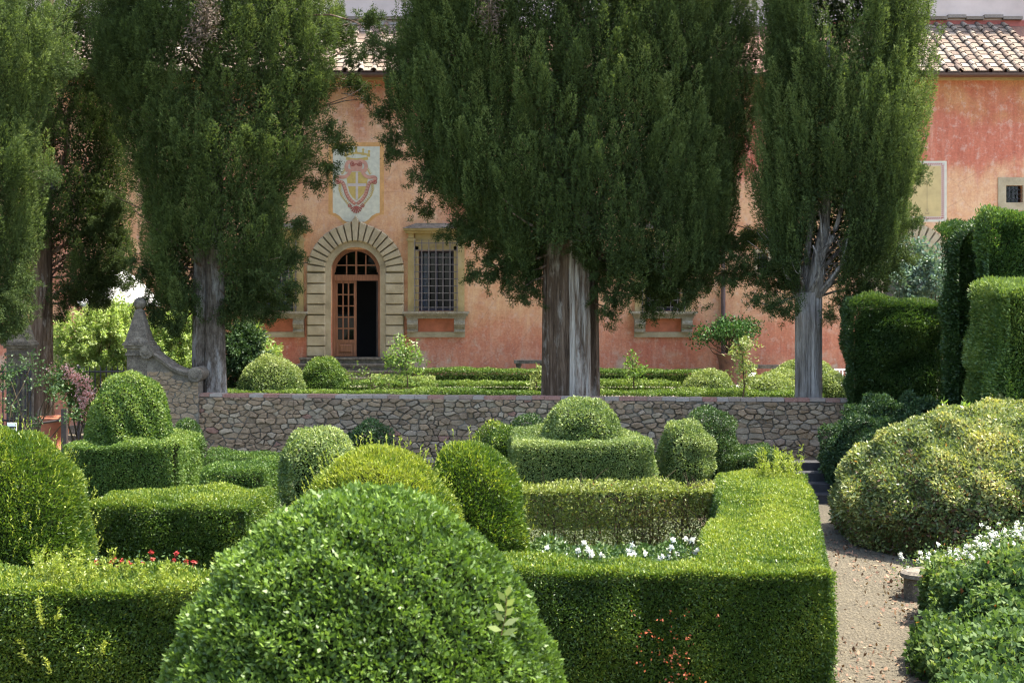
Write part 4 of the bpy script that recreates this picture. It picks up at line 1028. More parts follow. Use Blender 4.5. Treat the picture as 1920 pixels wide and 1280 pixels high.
# centre tree
Yc = 29.3
CT_ = thing('cypress', (PX(1070, Yc), Yc, TZ), 'huge cypress with a broad fluted trunk right of the arched door', 'tree')
mb = MB()
for tx, ty, r0_, sd_, fl, tn_ in ((1037, .04, .225, 3, 4, .3), (1060, -.10, .17, 18, 3, .42), (1086, -.18, .235, 8, 5, 1.0), (1109, .06, .17, 12, 3, .2), (1070, .2, .4, 40, 3, .1)):  # pale stem is lichen-bleached; dark tones on the others paint shaded clefts
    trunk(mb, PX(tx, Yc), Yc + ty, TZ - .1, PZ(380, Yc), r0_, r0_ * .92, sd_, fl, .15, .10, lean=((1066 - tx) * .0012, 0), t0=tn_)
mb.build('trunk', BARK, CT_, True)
mb = MB(); r = np.random.default_rng(31); zt = PZ(400, Yc)
for k in range(46):
    z = r.uniform(PZ(470, Yc), 8.5); th = r.uniform(0, 2 * pi); rr = 3.2
    limb(mb, (PX(1066, Yc) + .3 * cos(th), Yc + .25 * sin(th), z), (PX(1066, Yc) + rr * cos(th), Yc + 1.5 * sin(th), z + r.uniform(.2, 1.8)), .055, .012, .12, r, 6)
mb.tube([(PX(1066, Yc), Yc, PZ(400, Yc)), (PX(1070, Yc), Yc, 13)], [.5, .1], 12)
DC = [(925, 470, .34), (890, 430, .3), (860, 420, .3), (900, 505, .26), (950, 505, .33), (985, 480, .35), (985, 545, .26), (1000, 515, .3), (1135, 500, .33), (1150, 545, .3), (1142, 585, .2), (1175, 500, .36),
      (1210, 520, .36), (1240, 540, .32), (1270, 520, .36), (1300, 545, .28), (1320, 510, .33), (1350, 480, .35), (1380, 460, .33), (1400, 500, .24), (1410, 440, .33), (1190, 470, .38), (1090, 462, .3), (1030, 455, .3), (1365, 520, .2), (1225, 575, .22), (790, 330, .26), (740, 285, .22), (735, 255, .2), (720, 200, .25), (715, 90, .25), (1440, 330, .25), (800, 390, .2)]
for xp, yp, R_ in DC[:26]:
    e = P3(xp, yp, Yc); limb(mb, (PX(1066, Yc) + np.sign(xp - 1066) * .3, Yc, min(PZ(yp - 60, Yc), 4.3) - .3), e + np.array([0, -.1, .1]), .04, .01, .22, r, 6)
mb.build('branches', BARK, CT_, True)
fo = crown_fol([(-600, 1040, 1110), (-420, 950, 1190), (-200, 850, 1300), (0, 735, 1400), (100, 725, 1405), (200, 735, 1410), (300, 765, 1415), (350, 790, 1415), (400, 850, 1405), (440, 890, 1390), (480, 930, 1350), (515, 960, 1330)],
               Yc, 14, 400, 41, droops=DC, mean=.38, yr=.75, mask=lambda P: (P[:, 2] < PZ(458, Yc)) & (np.abs(P[:, 0] - PX(1065, Yc)) < .85) & (P[:, 1] < Yc), innern=120000, gapf=1.3, drop=.1)
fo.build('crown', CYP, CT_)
ff = Foliage(); rr0 = np.random.default_rng(2)
for xp, yp in ((908, 12), (925, 30)):
    q = P3(xp, yp, Yc - 1.75); m = 260; ff.add(q + rr0.normal(size=(m, 3)) * np.array([.1, .1, .2]), np.tile([0, -1., .2], (m, 1)), .1, .02, .6, -.4, .7, .3, None, rr0)
ff.build('dead_twigs', DEAD, CT_)

# right tree with the bare grey limbs
Yr = 28.35
RT = thing('cypress', (PX(1516, Yr), Yr, TZ), 'dense cypress on a smooth grey trunk with pale bare limbs, near the clipped dark hedge', 'tree')
mb = MB(); trunk(mb, PX(1516, Yr), Yr, TZ - .1, PZ(548, Yr), .275, .27, 5, 3, .05, .10, t0=.85)
mb.build('trunk', BARKG, RT, True)
mb = MB(); r = np.random.default_rng(77)
def PL(pts, Y0, dy=0): return [np.array([PX(x, Y0), Y0 + d, PZ(y, Y0)]) for x, y, d in pts]
def smt(P, n=14):
    P = np.array(P); t = np.linspace(0, len(P) - 1, n); q = np.stack([np.interp(t, range(len(P)), P[:, i]) for i in range(3)], 1)
    q[1:-1] = (q[:-2] + 2 * q[1:-1] + q[2:]) / 4; return q
limbs = [([(1524, 556, -.05), (1532, 500, -.1), (1534, 470, -.1), (1548, 420, 0), (1552, 370, .1), (1556, 250, .3), (1560, 60, .3)], .19, .03),
         ([(1532, 500, -.1), (1545, 462, -.3), (1560, 430, -.4), (1570, 390, -.35), (1582, 362, -.3), (1590, 320, -.2)], .07, .02),
         ([(1500, 556, 0), (1503, 535, -.2), (1492, 525, -.5), (1488, 508, -.6)], .05, .015), ([(1512, 556, -.1), (1528, 515, -.5), (1520, 480, -.6), (1512, 462, -.6)], .045, .015),
         ([(1528, 556, 0), (1545, 530, -.4), (1562, 500, -.6), (1572, 470, -.6), (1580, 430, -.6), (1585, 400, -.5)], .04, .01), ([(1535, 556, 0), (1552, 535, -.1), (1570, 510, 0), (1590, 480, 0), (1600, 440, .1)], .06, .02),
         ([(1538, 556, .1), (1565, 530, .2), (1600, 518, .2), (1640, 510, .3)], .045, .015), ([(1495, 556, .1), (1480, 530, .2), (1462, 510, .3), (1440, 500, .3)], .05, .015), ([(1495, 556, .1), (1480, 560, .2), (1455, 575, .2), (1432, 568, .2)], .035, .01),
         ([(1515, 556, 0), (1514, 480, .1), (1525, 420, .2), (1530, 350, .3)], .09, .04), ([(1540, 480, -.2), (1530, 440, -.5), (1528, 410, -.5), (1524, 372, -.4)], .028, .01), ([(1538, 556, .1), (1575, 545, .3), (1610, 545, .4), (1625, 535, .4)], .03, .01),
         ([(1500, 545, 0), (1470, 520, -.3), (1455, 480, -.4), (1448, 430, -.4)], .05, .02), ([(1545, 500, 0), (1600, 450, .4), (1640, 400, .5), (1660, 330, .4)], .05, .02), ([(1505, 550, .2), (1480, 470, .4), (1470, 380, .4), (1465, 300, .4)], .06, .03)]
for pts, a, b2 in limbs:
    Q_ = smt(PL(pts, Yr)); mb.tube(Q_, np.linspace(a, b2, len(Q_)), 8, 1.0)
    if a < .2:
        for _ in range(6):
            q = Q_[r.integers(5, 12)]; limb(mb, q, q + np.array([r.normal() * .25, -abs(r.normal()) * .15, r.uniform(.2, .5)]), .012, .004, .2, r, 5)
for k in range(46):
    a_ = r.uniform(-1, 1); q0 = P3(1517 + a_ * 16, r.uniform(480, 556), Yr + r.uniform(-.15, .15)); q1 = P3(1520 + (abs(a_) ** .6) * np.sign(a_) * r.uniform(70, 130) + 10, r.uniform(400, 545), Yr + r.uniform(-.5, .7)); limb(mb, q0, q1, .02, .004, .18, r, 5)
mb.build('branches', BARKG, RT, True)
def rmask(P):
    xp = 960 + P[:, 0] * F / P[:, 1]; yp = HY - (P[:, 2] - EYE) * F / P[:, 1]
    e = ((xp - 1545 - (470 - yp) * .12) / 44) ** 2 + ((yp - 475) / 115) ** 2 < 1
    return e & (P[:, 1] < Yr + .45)
DR = [(1440, 540, .26), (1455, 570, .2), (1480, 575, .2), (1435, 500, .3), (1460, 470, .33), (1610, 545, .26), (1635, 530, .28), (1660, 500, .3), (1690, 470, .25), (1700, 410, .24), (1712, 415, .14), (1560, 590, .16), (1580, 565, .18), (1715, 320, .2), (1727, 318, .12), (1685, 350, .26), (1420, 560, .15)]
fo = crown_fol([(-650, 1560, 1600), (-400, 1500, 1660), (-150, 1445, 1705), (0, 1420, 1722), (150, 1418, 1728), (250, 1418, 1730), (310, 1415, 1728), (350, 1420, 1702), (410, 1425, 1700), (470, 1430, 1685), (505, 1445, 1625), (540, 1450, 1580)],
               Yr, 17, 340, 51, droops=DR, mask=rmask, yr=.85, mean=.40, L=.06, W=.015, pl=(.9, 1.7), rp_=.11, innern=95000, drop=-.5, zcut=10.5)
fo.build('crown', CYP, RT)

# left centre tree
Yl = 29.9
LT = thing('cypress', (PX(392, Yl), Yl, TZ), 'loose cypress with a lichen spotted trunk standing left of the arched door', 'tree')
mb = MB(); trunk(mb, PX(378, Yl), Yl + .02, TZ - .1, PZ(300, Yl), .21, .17, 15, 3, .07, .1); trunk(mb, PX(405, Yl), Yl - .08, TZ - .1, PZ(300, Yl), .23, .17, 25, 3, .07, .2)
mb.build('trunk', BARKW, LT, True)
mb = MB(); r = np.random.default_rng(33)
DL = [(300, 590, .25), (330, 605, .22), (280, 560, .28), (345, 560, .3), (310, 520, .35), (440, 560, .3), (470, 575, .25), (500, 585, .22), (520, 560, .26), (545, 540, .2), (550, 480, .22), (450, 520, .35), (500, 520, .3), (640, 270, .22), (615, 310, .24), (585, 340, .18), (650, 150, .22), (680, 160, .18), (690, 185, .12), (640, 60, .3), (665, 100, .22), (690, 30, .24), (620, 240, .22), (700, 70, .15), (560, 420, .2), (425, 590, .2), (260, 500, .25)]
for xp, yp, R_ in DL:
    e = P3(xp, yp, Yl); z0 = min(PZ(yp + 40, Yl) if abs(xp - 392) > 180 else PZ(yp - 60, Yl), 7.5); limb(mb, (PX(392, Yl) + np.sign(xp - 392) * .15, Yl, max(z0, 1.3)), e, .035, .008, .2, r, 6)
for k in range(46):
    z = r.uniform(1.9, 8.5); th = r.uniform(0, 2 * pi); limb(mb, (PX(392, Yl), Yl, z), (PX(400, Yl) + 2.2 * cos(th), Yl + 1.3 * sin(th), z + r.uniform(.5, 1.9)), .04, .01, .12, r, 6)
mb.tube([(PX(392, Yl), Yl, PZ(310, Yl)), (PX(400, Yl), Yl, 12.5)], [.24, .06], 10)
for (xa_, ya_, xb_, yb_) in ((640, 175, 700, 195), (600, 200, 690, 150), (560, 150, 700, 20), (570, 120, 720, 60), (560, 180, 690, 90)):
    limb(mb, P3(xa_, ya_, Yl), P3(xb_, yb_, Yl - .2), .014, .004, .15, r, 5)
mb.build('branches', BARK, LT, True)
fo = crown_fol([(-600, 370, 430), (-400, 300, 500), (-150, 220, 590), (0, 180, 635), (80, 185, 625), (150, 190, 615), (220, 225, 610), (300, 230, 595), (350, 255, 555), (400, 270, 550), (450, 275, 550), (500, 280, 548), (540, 290, 530), (575, 300, 500)],
               Yl, 13, 340, 61, droops=DL, yr=.8, mean=.36, rp_=.17, drop=.05, gapf=2.0, innern=60000, pl=(.5, 1.0),
               mask=lambda P: (P[:, 2] < PZ(470, Yl)) & (np.abs(P[:, 0] - PX(395, Yl)) < .48) & (P[:, 1] < Yl + .1))
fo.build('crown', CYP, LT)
ff = Foliage()
for xp, yp in ((385, 15), (395, 40), (370, 60)):
    q = P3(xp, yp, Yl - 1.9); m = 420; ff.add(q + rr0.normal(size=(m, 3)) * np.array([.12, .12, .22]), np.tile([0, -1., .2], (m, 1)), .1, .02, .6, -.6, .7, .3, None, rr0)
ff.build('dead_twigs', DEAD, LT)

# dark tree behind the gate
Yg = 33.2
GT = thing('cypress', (PX(78, Yg), Yg, GZ), 'dark open cypress with a straight trunk behind the iron gate', 'tree')
mb = MB(); trunk(mb, PX(78, Yg), Yg, GZ - .1, PZ(380, Yg), .30, .24, 19, 3, .06, .1); mb.tube([(PX(78, Yg), Yg, PZ(390, Yg)), (PX(100, Yg), Yg, 12)], [.22, .05], 10); mb.build('trunk', BARK, GT, True)
mb = MB(); r = np.random.default_rng(35)
for (xa_, ya_, xb_, yb_, w) in ((85, 420, 125, 290, .12), (125, 290, 160, 150, .08), (100, 430, 175, 300, .07), (90, 480, 180, 410, .05), (95, 560, 190, 490, .035), (95, 570, 180, 540, .03), (80, 400, 110, 220, .09), (110, 220, 130, 60, .06), (95, 520, 200, 520, .03), (95, 500, 170, 450, .04)):
    limb(mb, P3(xa_, ya_, Yg), P3(xb_, yb_, Yg), w, w * .5, .1, r)
DG = [(150, 530, .3), (180, 545, .28), (205, 520, .3), (225, 490, .3), (190, 560, .22), (130, 560, .22), (165, 490, .35), (225, 440, .35), (30, 560, .3), (215, 380, .35), (180, 420, .3), (235, 530, .18), (115, 590, .14)]
for k in range(60):
    z = r.uniform(2.4, 8.8); th = r.uniform(0, 2 * pi); limb(mb, (PX(85, Yg), Yg, z), (PX(115, Yg) + 1.9 * cos(th), Yg + 1.4 * sin(th), z + r.uniform(.4, 1.9)), .03, .008, .12, r, 5)
mb.build('branches', BARK, GT, True)
fo = crown_fol([(-600, 80, 160), (-300, 0, 230), (0, -30, 290), (150, -30, 275), (300, -20, 250), (400, 0, 245), (480, 10, 240), (540, 40, 220), (560, 60, 200)], Yg, 11, 240, 71, droops=DG, yr=.8, mean=.30, drop=.45, gapf=2.2, innern=45000, pl=(.5, 1.0))
fo.build('crown', CYP, GT)

# front left tree
Yf = 26.5
FT = thing('cypress', (PX(-70, Yf), Yf, GZ), 'big cypress at the left edge whose sunlit crown hangs over the gate', 'tree')
mb = MB(); trunk(mb, PX(-70, Yf), Yf, GZ - .1, PZ(400, Yf), .38, .3, 29, 4, .08, .1); mb.tube([(PX(-70, Yf), Yf, PZ(410, Yf)), (PX(-70, Yf), Yf, 11.5)], [.28, .05], 10); mb.build('trunk', BARK, FT, True)
DF = [(45, 530, .24), (20, 570, .28), (10, 610, .25), (35, 600, .16), (95, 320, .16), (100, 330, .1), (120, 130, .22), (30, 500, .26), (50, 450, .2), (-20, 600, .3)]
mb = MB(); r = np.random.default_rng(36)
for xp, yp, R_ in DF: limb(mb, (PX(-60, Yf), Yf, max(PZ(yp + 40, Yf), 1.5)), P3(xp, yp, Yf), .035, .008, .18, r, 6)
mb.build('branches', BARK, FT, True)
fo = crown_fol([(-500, -110, -20), (-300, -190, 40), (0, -225, 60), (60, -225, 118), (130, -225, 125), (200, -225, 100), (250, -225, 68), (320, -225, 92), (360, -225, 62), (420, -225, 52), (500, -225, 42), (570, -200, 30), (600, -170, 10)], Yf, 14, 340, 81, droops=DF, yr=.75, mean=.40, drop=-.3, innern=18000)
fo.build('crown', CYP, FT)

# ------------------------------------------------------------------ lower garden topiary
Zh = -0.23
BL, BW = .032, .018
topiary('topiary_dome', 680, 7.6, [(0, 914), (75, 920), (142, 950), (220, 1010), (262, 1053), (296, 1100), (342, 1190), (370, 1280), (388, 1360), (392, 1430)], BOXG, .036, .019, 10000, GZ,
        'very large glossy green clipped dome in the foreground, bigger than any other bush', 'topiary', seed=2, lump=.016, lf=1.0, mean=.40, top=.10, rnd=.75, out=.75, up=.35, face=.6, depth=.07, sy=.9)
# pale new shoot on the big dome
SH = thing('young_shoot', tuple(P3(945, 1185, 6.75)), 'pale long-leaved shoot growing out of the big foreground dome', 'shoot')
mb = MB(); q = P3(940, 1190, 6.72); tp = P3(950, 1118, 6.62); mb.tube([q, (q + tp) / 2 + np.array([.008, 0, 0]), tp], [.003, .0025, .0015], 6); mb.build('stem', TERR, SH)
fo = Foliage(); rr0 = np.random.default_rng(4)
for k in range(9):
    t = k / 8; c = q + (tp - q) * t; s_ = -1 if k % 2 else 1; dd = norm(np.array([s_ * (1 - .6 * t) * rr0.uniform(.5, 1.1), -.4 + rr0.normal() * .2, .15 + .9 * t + rr0.normal() * .25])); sd2 = norm(np.cross(dd, np.array([rr0.normal() * .4, -1., .5])))
    V, _ = leaf_arrays(np.array([c]), dd[None], sd2[None], np.array([.105 - .03 * t]), np.array([.034])); fo.V.append(V); fo.T.append(np.array([rr0.uniform(.7, .95)])); fo.n += 1
fo.build('leaves', BOXP, SH)
topiary('topiary_dome', 5, 14.6, [(0, 802), (60, 812), (105, 845), (140, 900), (160, 960), (170, 1030), (175, 1100)], YEW, .045, .014, 9500, GZ,
        'tall shaggy clipped yew at the left edge with pale shoots on its crown', 'topiary', seed=3, mean=.1, top=.62, shoots=350, out=.9, up=.4, rnd=.5, lump=.02)
topiary('topiary_dome', 706, 12.9, [(0, 836), (40, 840), (82, 860), (116, 900), (142, 950), (160, 1010), (170, 1100)], YEW, .042, .014, 9500, GZ,
        'bright yellow-green yew cone rising just behind the big foreground dome', 'topiary', seed=4, mean=.42, top=.42, shoots=500, out=.9, up=.5, rnd=.5, lump=.02)
topiary('topiary_dome', 880, 14.0, [(0, 825), (25, 827), (50, 841), (72, 869), (92, 915), (105, 960), (113, 1010), (117, 1060)], YEW, .045, .014, 9500, GZ,
        'dark fronted yew cone beside the brighter yew, left of the thin hedge', 'topiary', seed=5, mean=.22, top=.5, shoots=120, out=.9, up=.5, rnd=.5, lump=.018)
topiary('topiary_ball', 596, 17.4, [(0, 803), (30, 806), (55, 822), (68, 850), (72, 885), (66, 925), (50, 955)], BOXP, .04, .022, 5200, GZ,
        'pale green clipped ball in front of the wall, left of the yew cones', 'topiary', seed=6, mean=.36, top=.22, lump=.022, brown=.0)
topiary('topiary_dome', 245, 22.1, [(0, 701), (32, 703), (54, 724), (68, 755), (77, 790), (82, 818), (82, 835)], BOX, .042, .024, 4800, PZ(836, 22.0),
        'tall bell-shaped box dome sitting on the square hedge block at left', 'topiary', seed=7, mean=.45, top=.25, lump=.02, sd=.22)
hedge('hedge_block', [rect(PX(115, 21), PX(327, 21), 21, 23.0)], GZ, PZ(834, 21), BOX, .034, .019, 6500, 'tall square box hedge block under the bell-shaped dome at left', seed=8, mean=.42, top=.3)
topiary('topiary_dome', 1093, 22.2, [(0, 747), (30, 749), (55, 765), (70, 790), (76, 815), (74, 836)], BOXP, .042, .024, 4800, PZ(838, 21.6),
        'round pale box dome crowning the pale hedge block at the centre', 'topiary', seed=9, mean=.45, top=.2, lump=.02)
hedge('hedge_block', [rect(PX(962, 21), PX(1226, 21), 21, 23.4)], GZ, PZ(832, 21), BOXP, .034, .019, 6500, 'pale green square hedge block at the centre carrying a round dome', seed=10, mean=.42, top=.2, lump=.03)
topiary('topiary_ball', 945, 24.0, [(0, 792), (25, 795), (45, 812), (54, 840), (54, 870), (48, 890)], YEW, .045, .02, 3600, GZ, 'clipped ball with a brown dead patch left of the central pale dome', 'topiary', seed=11, mean=.36, top=.2, lump=.05, brown=.9)
topiary('topiary_ball', 990, 26.2, [(0, 779), (20, 782), (34, 795), (38, 820), (36, 850)], YEWD, .045, .02, 3200, GZ, 'small dark ball against the wall just left of the central pale dome', 'topiary', seed=12, mean=.35)
topiary('topiary_ball', 1282, 22.4, [(0, 785), (28, 788), (44, 810), (52, 845), (54, 880), (50, 905)], BOXP, .04, .022, 4600, GZ, 'pale rounded bush right of the central block, in front of a darker ball', 'topiary', seed=13, mean=.38, top=.2, lump=.035, brown=.3)
topiary('topiary_ball', 1334, 25.0, [(0, 764), (25, 768), (42, 790), (50, 825), (50, 855), (46, 880)], YEWD, .04, .018, 3800, GZ, 'dark green ball close to the wall behind the pale rounded bush', 'topiary', seed=14, mean=.38, lump=.04)  # dark leaf colour stands in for the shade of the cypress
hedge('low_hedge', [rect(PX(1355, 24.5), PX(1475, 24.5), 24.5, 26.4)], GZ, PZ(853, 24.5), YEWD, .045, .02, 3300, 'low dark hedge at the foot of the wall right of the dark ball', seed=15)
hedge('low_hedge', [rect(PX(378, 18.4), PX(498, 18.4), 18.4, 19.6)], GZ, PZ(882, 18.2), BOX, .034, .019, 6000, 'low box hedge in shade between the square block and the pale ball', seed=16, mean=.36, top=.05)
hedge('low_hedge', [rect(PX(380, 25.5), PX(535, 25.5), 25.5, 26.6)], GZ, PZ(856, 25.5), BOX, .036, .02, 3300, 'lowest dark hedge strip running along the base of the wall at left', seed=17, mean=.3, top=.0)
topiary('shrub', 350, 26.5, [(0, 779), (18, 783), (28, 800), (32, 825), (30, 850)], YEWD, .045, .02, 3400, GZ, 'small dark rounded bush beside the swept wall', 'shrub', seed=18, mean=.35)
topiary('shrub', 690, 27.0, [(0, 800), (22, 803), (34, 815), (38, 835), (36, 860)], DSHR, .06, .03, 2500, GZ, 'small dark bush at the wall foot right of the pale ball', 'shrub', seed=19, lump=.07)
hedge('clipped_hedge', [rect(PX(150, 15.2), PX(472, 15.2), 15.2, 16.4)], GZ, PZ(944, 15.2), YEW, .036, .013, 11000, 'dark fronted hedge with a bright top, behind the red flowers at left', seed=20, mean=.30, top=.3, out=.8)
hedge('clipped_hedge', [rect(-6.2, -1.6, 10.75, 11.75)], GZ, PZ(1100, 10.75), YEW, .036, .013, 13000, 'wide yew hedge along the lower left edge with tufts of new shoots on top', seed=21, mean=.30, top=.38, out=.8, shoots=70, lump=.035)
hedge('clipped_hedge', [rect(-0.75, 2.84, 11.55, 12.25), [(1.72, 12.2), (2.86, 12.2), (3.30, 14.4), (4.0, 18.0), (2.8, 18.0), (2.25, 14.8)]], GZ, Zh, YEW, .034, .012, 14000,
      'long L-shaped yew hedge with a bright lime top bordering the gravel path', seed=22, mean=.32, top=.48, out=.8, lump=.03, core=True, brown=0)
# tall shoots at its far end
TS = thing('hedge_shoots', (PX(1470, 17.6), 17.6, Zh), 'tuft of unclipped upright shoots at the far end of the lime-topped hedge', 'shoots')
fo = Foliage(); r = np.random.default_rng(6)
for k in range(26):
    x = PX(r.uniform(1405, 1500), 17.6); y = 17.6 + r.uniform(-.4, .3); h = r.uniform(.1, .3) * (1.4 if 2.9 < x < 3.8 else .8); dd = norm(np.array([r.normal() * .25, r.normal() * .2, 1.])); m = 70
    t = r.uniform(0, 1, m)[:, None]; fo.add(np.array([x, y, Zh]) + dd * t * h + r.normal(size=(m, 3)) * .012, np.tile(dd, (m, 1)), .045, .014, .5, .4, .7, .3, .9 + r.normal(size=m) * .07, r)
fo.build('shoots', YEW, TS)
TS = thing('hedge_shoots', tuple(P3(130, 1070, 11.2)), 'olive tufts of young shoots standing up from the lower left hedge', 'shoots')
fo = Foliage(); r = np.random.default_rng(16)
for k in range(60):
    xp = r.normal(110, 42) if k < 40 else r.uniform(150, 330); q = np.array([PX(xp, 11.2), 11.2 + r.uniform(-.3, .35), -.24]); h = r.uniform(.08, .2) * (1.2 if k < 40 else .6); dd = norm(np.array([r.normal() * .15, r.normal() * .15, 1.])); m = 60
    t = r.uniform(0, 1, m)[:, None]; fo.add(q + dd * t * h + r.normal(size=(m, 3)) * .01, np.tile(dd, (m, 1)), .03, .012, .5, .3, .8, .3, .85 + r.normal(size=m) * .08, r)
for xp, yp, dx, dz in ((55, 1215, -.5, .6), (80, 1175, 0, 1), (105, 1165, .4, .9), (60, 1245, -.4, .8), (95, 1260, -.1, 1), (190, 1225, .4, .9), (75, 1150, .1, 1)):
    q = P3(xp, yp, 10.72); dd = norm(np.array([dx, -.6, dz])); m = 60; t = r.uniform(0, 1, m)[:, None]
    fo.add(q + dd * t * .16 + r.normal(size=(m, 3)) * .007, np.tile(dd, (m, 1)), .028, .011, .5, .2, .8, .3, .93 + r.normal(size=m) * .03, r)
fo.build('shoots', YEW, TS)
# thin see-through hedge
TH = hedge('thin_hedge', [rect(PX(975, 16.6), PX(1352, 16.6), 16.6, 17.2)], GZ + .15, Zh, SPRS, .042, .017, 4200, 'sparse see-through hedge with reddish twigs behind the white roses', seed=23, core=False, gaps=.15, mean=.5, top=.2, brown=.7, depth=.3)
mb = MB(); r = np.random.default_rng(8)
for k in range(26):
    x = PX(985, 16.8) + (PX(1345, 16.8) - PX(985, 16.8)) * (k + r.uniform(-.3, .3)) / 25; y = 16.9 + r.normal() * .08; tp = (x + r.normal() * .12, y, Zh - .12)
    Q_ = limb(mb, (x, y, GZ), tp, .016, .005, .1, r, 6)
    for j in range(9):
        q = Q_[r.integers(2, 8)]; limb(mb, q, q + np.array([r.normal() * .16, r.normal() * .1, r.uniform(.1, .3)]), .006, .002, .1, r, 4, 4)
mb.build('stems', TWIG, TH)

tagp(hedge('undergrowth', [rect(.2, 2.3, 13.8, 15.0)], GZ, -.58, YEWD, .06, .03, 2200, 'x', seed=24, core=True, lump=.08, rd=.2), 'dark leafy planting in the bed behind the white roses', 'plants')
# flowers ---------------------------------------------------------------
def flowers(name, label, cat, spots, mat, fr, petal, nper, zb, stemz, leafm, seed, group=None, part='blossoms', leafn=500, spread=.16):
    r = np.random.default_rng(seed); S_ = np.array(spots); c = S_.mean(0)
    root = thing(name, (c[0], c[1], zb), label, cat, group); fo = Foliage(); gr = Foliage(); st = MB()
    for (x, y, z) in spots:
        for _ in range(nper):
            q = np.array([x, y, z]) + r.normal(size=3) * np.array([spread, spread, spread * .6]); m = 40; N_ = norm(r.normal(size=(m, 3)) + np.array([0, -.3, .4]))
            fo.add(q + N_ * fr * r.uniform(.3, 1, (m, 1)), N_, petal, petal * .8, .3, 0, 1, 1.5, None, r); st.tube([(x, y, zb), (q + np.array([x, y, zb])) / 2 + r.normal(size=3) * .01, q], .003, 4, cap=False)
        N_ = norm(r.normal(size=(leafn, 3))); gr.add(np.array([x, y, z - .18]) + r.normal(size=(leafn, 3)) * np.array([spread * 1.3, spread * 1.3, .12]), N_, .04, .022, .5, .3, .8, .5, None, r)
    fo.build(part, mat, root); gr.build('leaves', leafm, root); st.build('stems', TWIG, root); return root
for i, (xp, yp, lab) in enumerate(((1018, 1036, 'white rose clump leftmost of those behind the lime hedge, near the dark yew cone'), (1066, 1043, 'white rose clump second from the left behind the lime hedge'), (1126, 1038, 'white rose clump below the middle of the thin hedge'),
                       (1186, 1038, 'white rose clump fourth from the left behind the lime hedge'), (1246, 1033, 'white rose clump below the twiggy right part of the thin hedge'), (1296, 1032, 'white rose clump rightmost, against the bend of the lime hedge'))):
    flowers('white_rose_bush', lab, 'rose bush', [tuple(P3(xp, yp + 2, 12.85))], WHT, .022, .022, 6, GZ, 0, YEWD, 200 + i, 'white roses behind the lime hedge', spread=.085)
for i, (xp, lab) in enumerate(((182, 'red flower clump leftmost, close to the shaggy yew'), (238, 'red flower clump between the shaggy yew and the big dome'), (283, 'red flower clump just left of the brightest one'), (336, 'brightest red flower clump nearest to the big foreground dome'))):
    flowers('red_flower_plant', lab, 'flower', [tuple(P3(xp, 1060, 13.0))], REDP, .02, .022, 8 if i % 2 else 4, GZ, 0, YEWD, 220 + i, 'red flowers behind the lower left hedge', spread=.07)
rl = thing('red_leaved_shoots', tuple(P3(1255, 1230, 11.5)), 'orange-red leaved shoots pushing through the shaded front of the lime-topped hedge', 'shoots')
fo = Foliage(); rr0 = np.random.default_rng(230)
for _ in range(46):
    q = P3(rr0.normal(1262, 30), rr0.uniform(1140, 1300), 11.52); m = 3; fo.add(q + rr0.normal(size=(m, 3)) * .022, np.tile([0, -1., .3], (m, 1)), .028, .018, .5, .2, .9, .8, None, rr0)
fo.build('red_leaves', leafmat('orange_red_leaf', [(0, (.20, .05, .015)), (.6, (.34, .08, .03)), (1, (.42, .15, .07))], .5, .3, (1, 1, 1)), rl)
# white flowers and foliage on the low wall at right
sp = [tuple(P3(x, y + 6, Y_)) for x, y, Y_ in ((1735, 1052, 16.3), (1752, 1038, 16.4), (1772, 1032, 16.5), (1792, 1040, 16.2), (1810, 1030, 16.5), (1830, 1018, 16.7), (1842, 1036, 16.4), (1860, 1005, 16.9), (1868, 992, 17.1), (1882, 1020, 16.5), (1892, 1002, 16.9), (1907, 990, 17.1), (1917, 1005, 16.9), (1935, 985, 17.2), (1955, 980, 17.2))]
flowers('white_flower_bed', 'cushion of small white flowers spilling over the low stone edging at right', 'flowers', sp, WHT, .028, .02, 9, GZ + .02, 0, IVY, 240, spread=.11, leafn=900)

# low stone edging wall with rounded end, ivy over it
LW = thing('low_stone_wall', (4.8, 16.0, GZ), 'low stone edging wall with a rounded end beside the path', 'wall')
mb = MB(); x0, y0 = PX(1706, 16.0), 16.0; zt = PZ(1070, 16.0)
A = np.array([x0 + .1, y0]); B = np.array([9.5, 18.2]); d = norm(B - A); nn = np.array([-d[1], d[0]])
outl = []
for k in range(9): t = pi / 2 + pi * k / 8; outl.append(A + (d * cos(t) + nn * sin(t)) * .17)
outl += [B - nn * .17, B + nn * .17]
outl = [tuple(v) for v in outl]
mb.prism(outl, GZ, zt - .07); mb.build('wall_body', GREY, LW)
mb = MB(); c = np.array(outl); c2 = A + (c - A) * 1.0
out2 = []
for k in range(9): t = pi / 2 + pi * k / 8; out2.append(A + (d * cos(t) + nn * sin(t)) * .21)
out2 += [B - nn * .21, B + nn * .21]; n_ = len(out2)
ins = []
for k in range(9): t = pi / 2 + pi * k / 8; ins.append(A + (d * cos(t) + nn * sin(t)) * .16)
ins += [B - nn * .16, B + nn * .16]
V = [(*v, zt - .068) for v in out2] + [(*v, zt - .02) for v in out2] + [(*v, zt + .01) for v in ins]
mb.add(V, [(i, (i + 1) % n_, n_ + (i + 1) % n_, n_ + i) for i in range(n_)] + [(n_ + i, n_ + (i + 1) % n_, 2 * n_ + (i + 1) % n_, 2 * n_ + i) for i in range(n_)] + [tuple(range(2 * n_, 3 * n_)), tuple(range(n_))[::-1]])
mb.build('coping', GREY, LW)
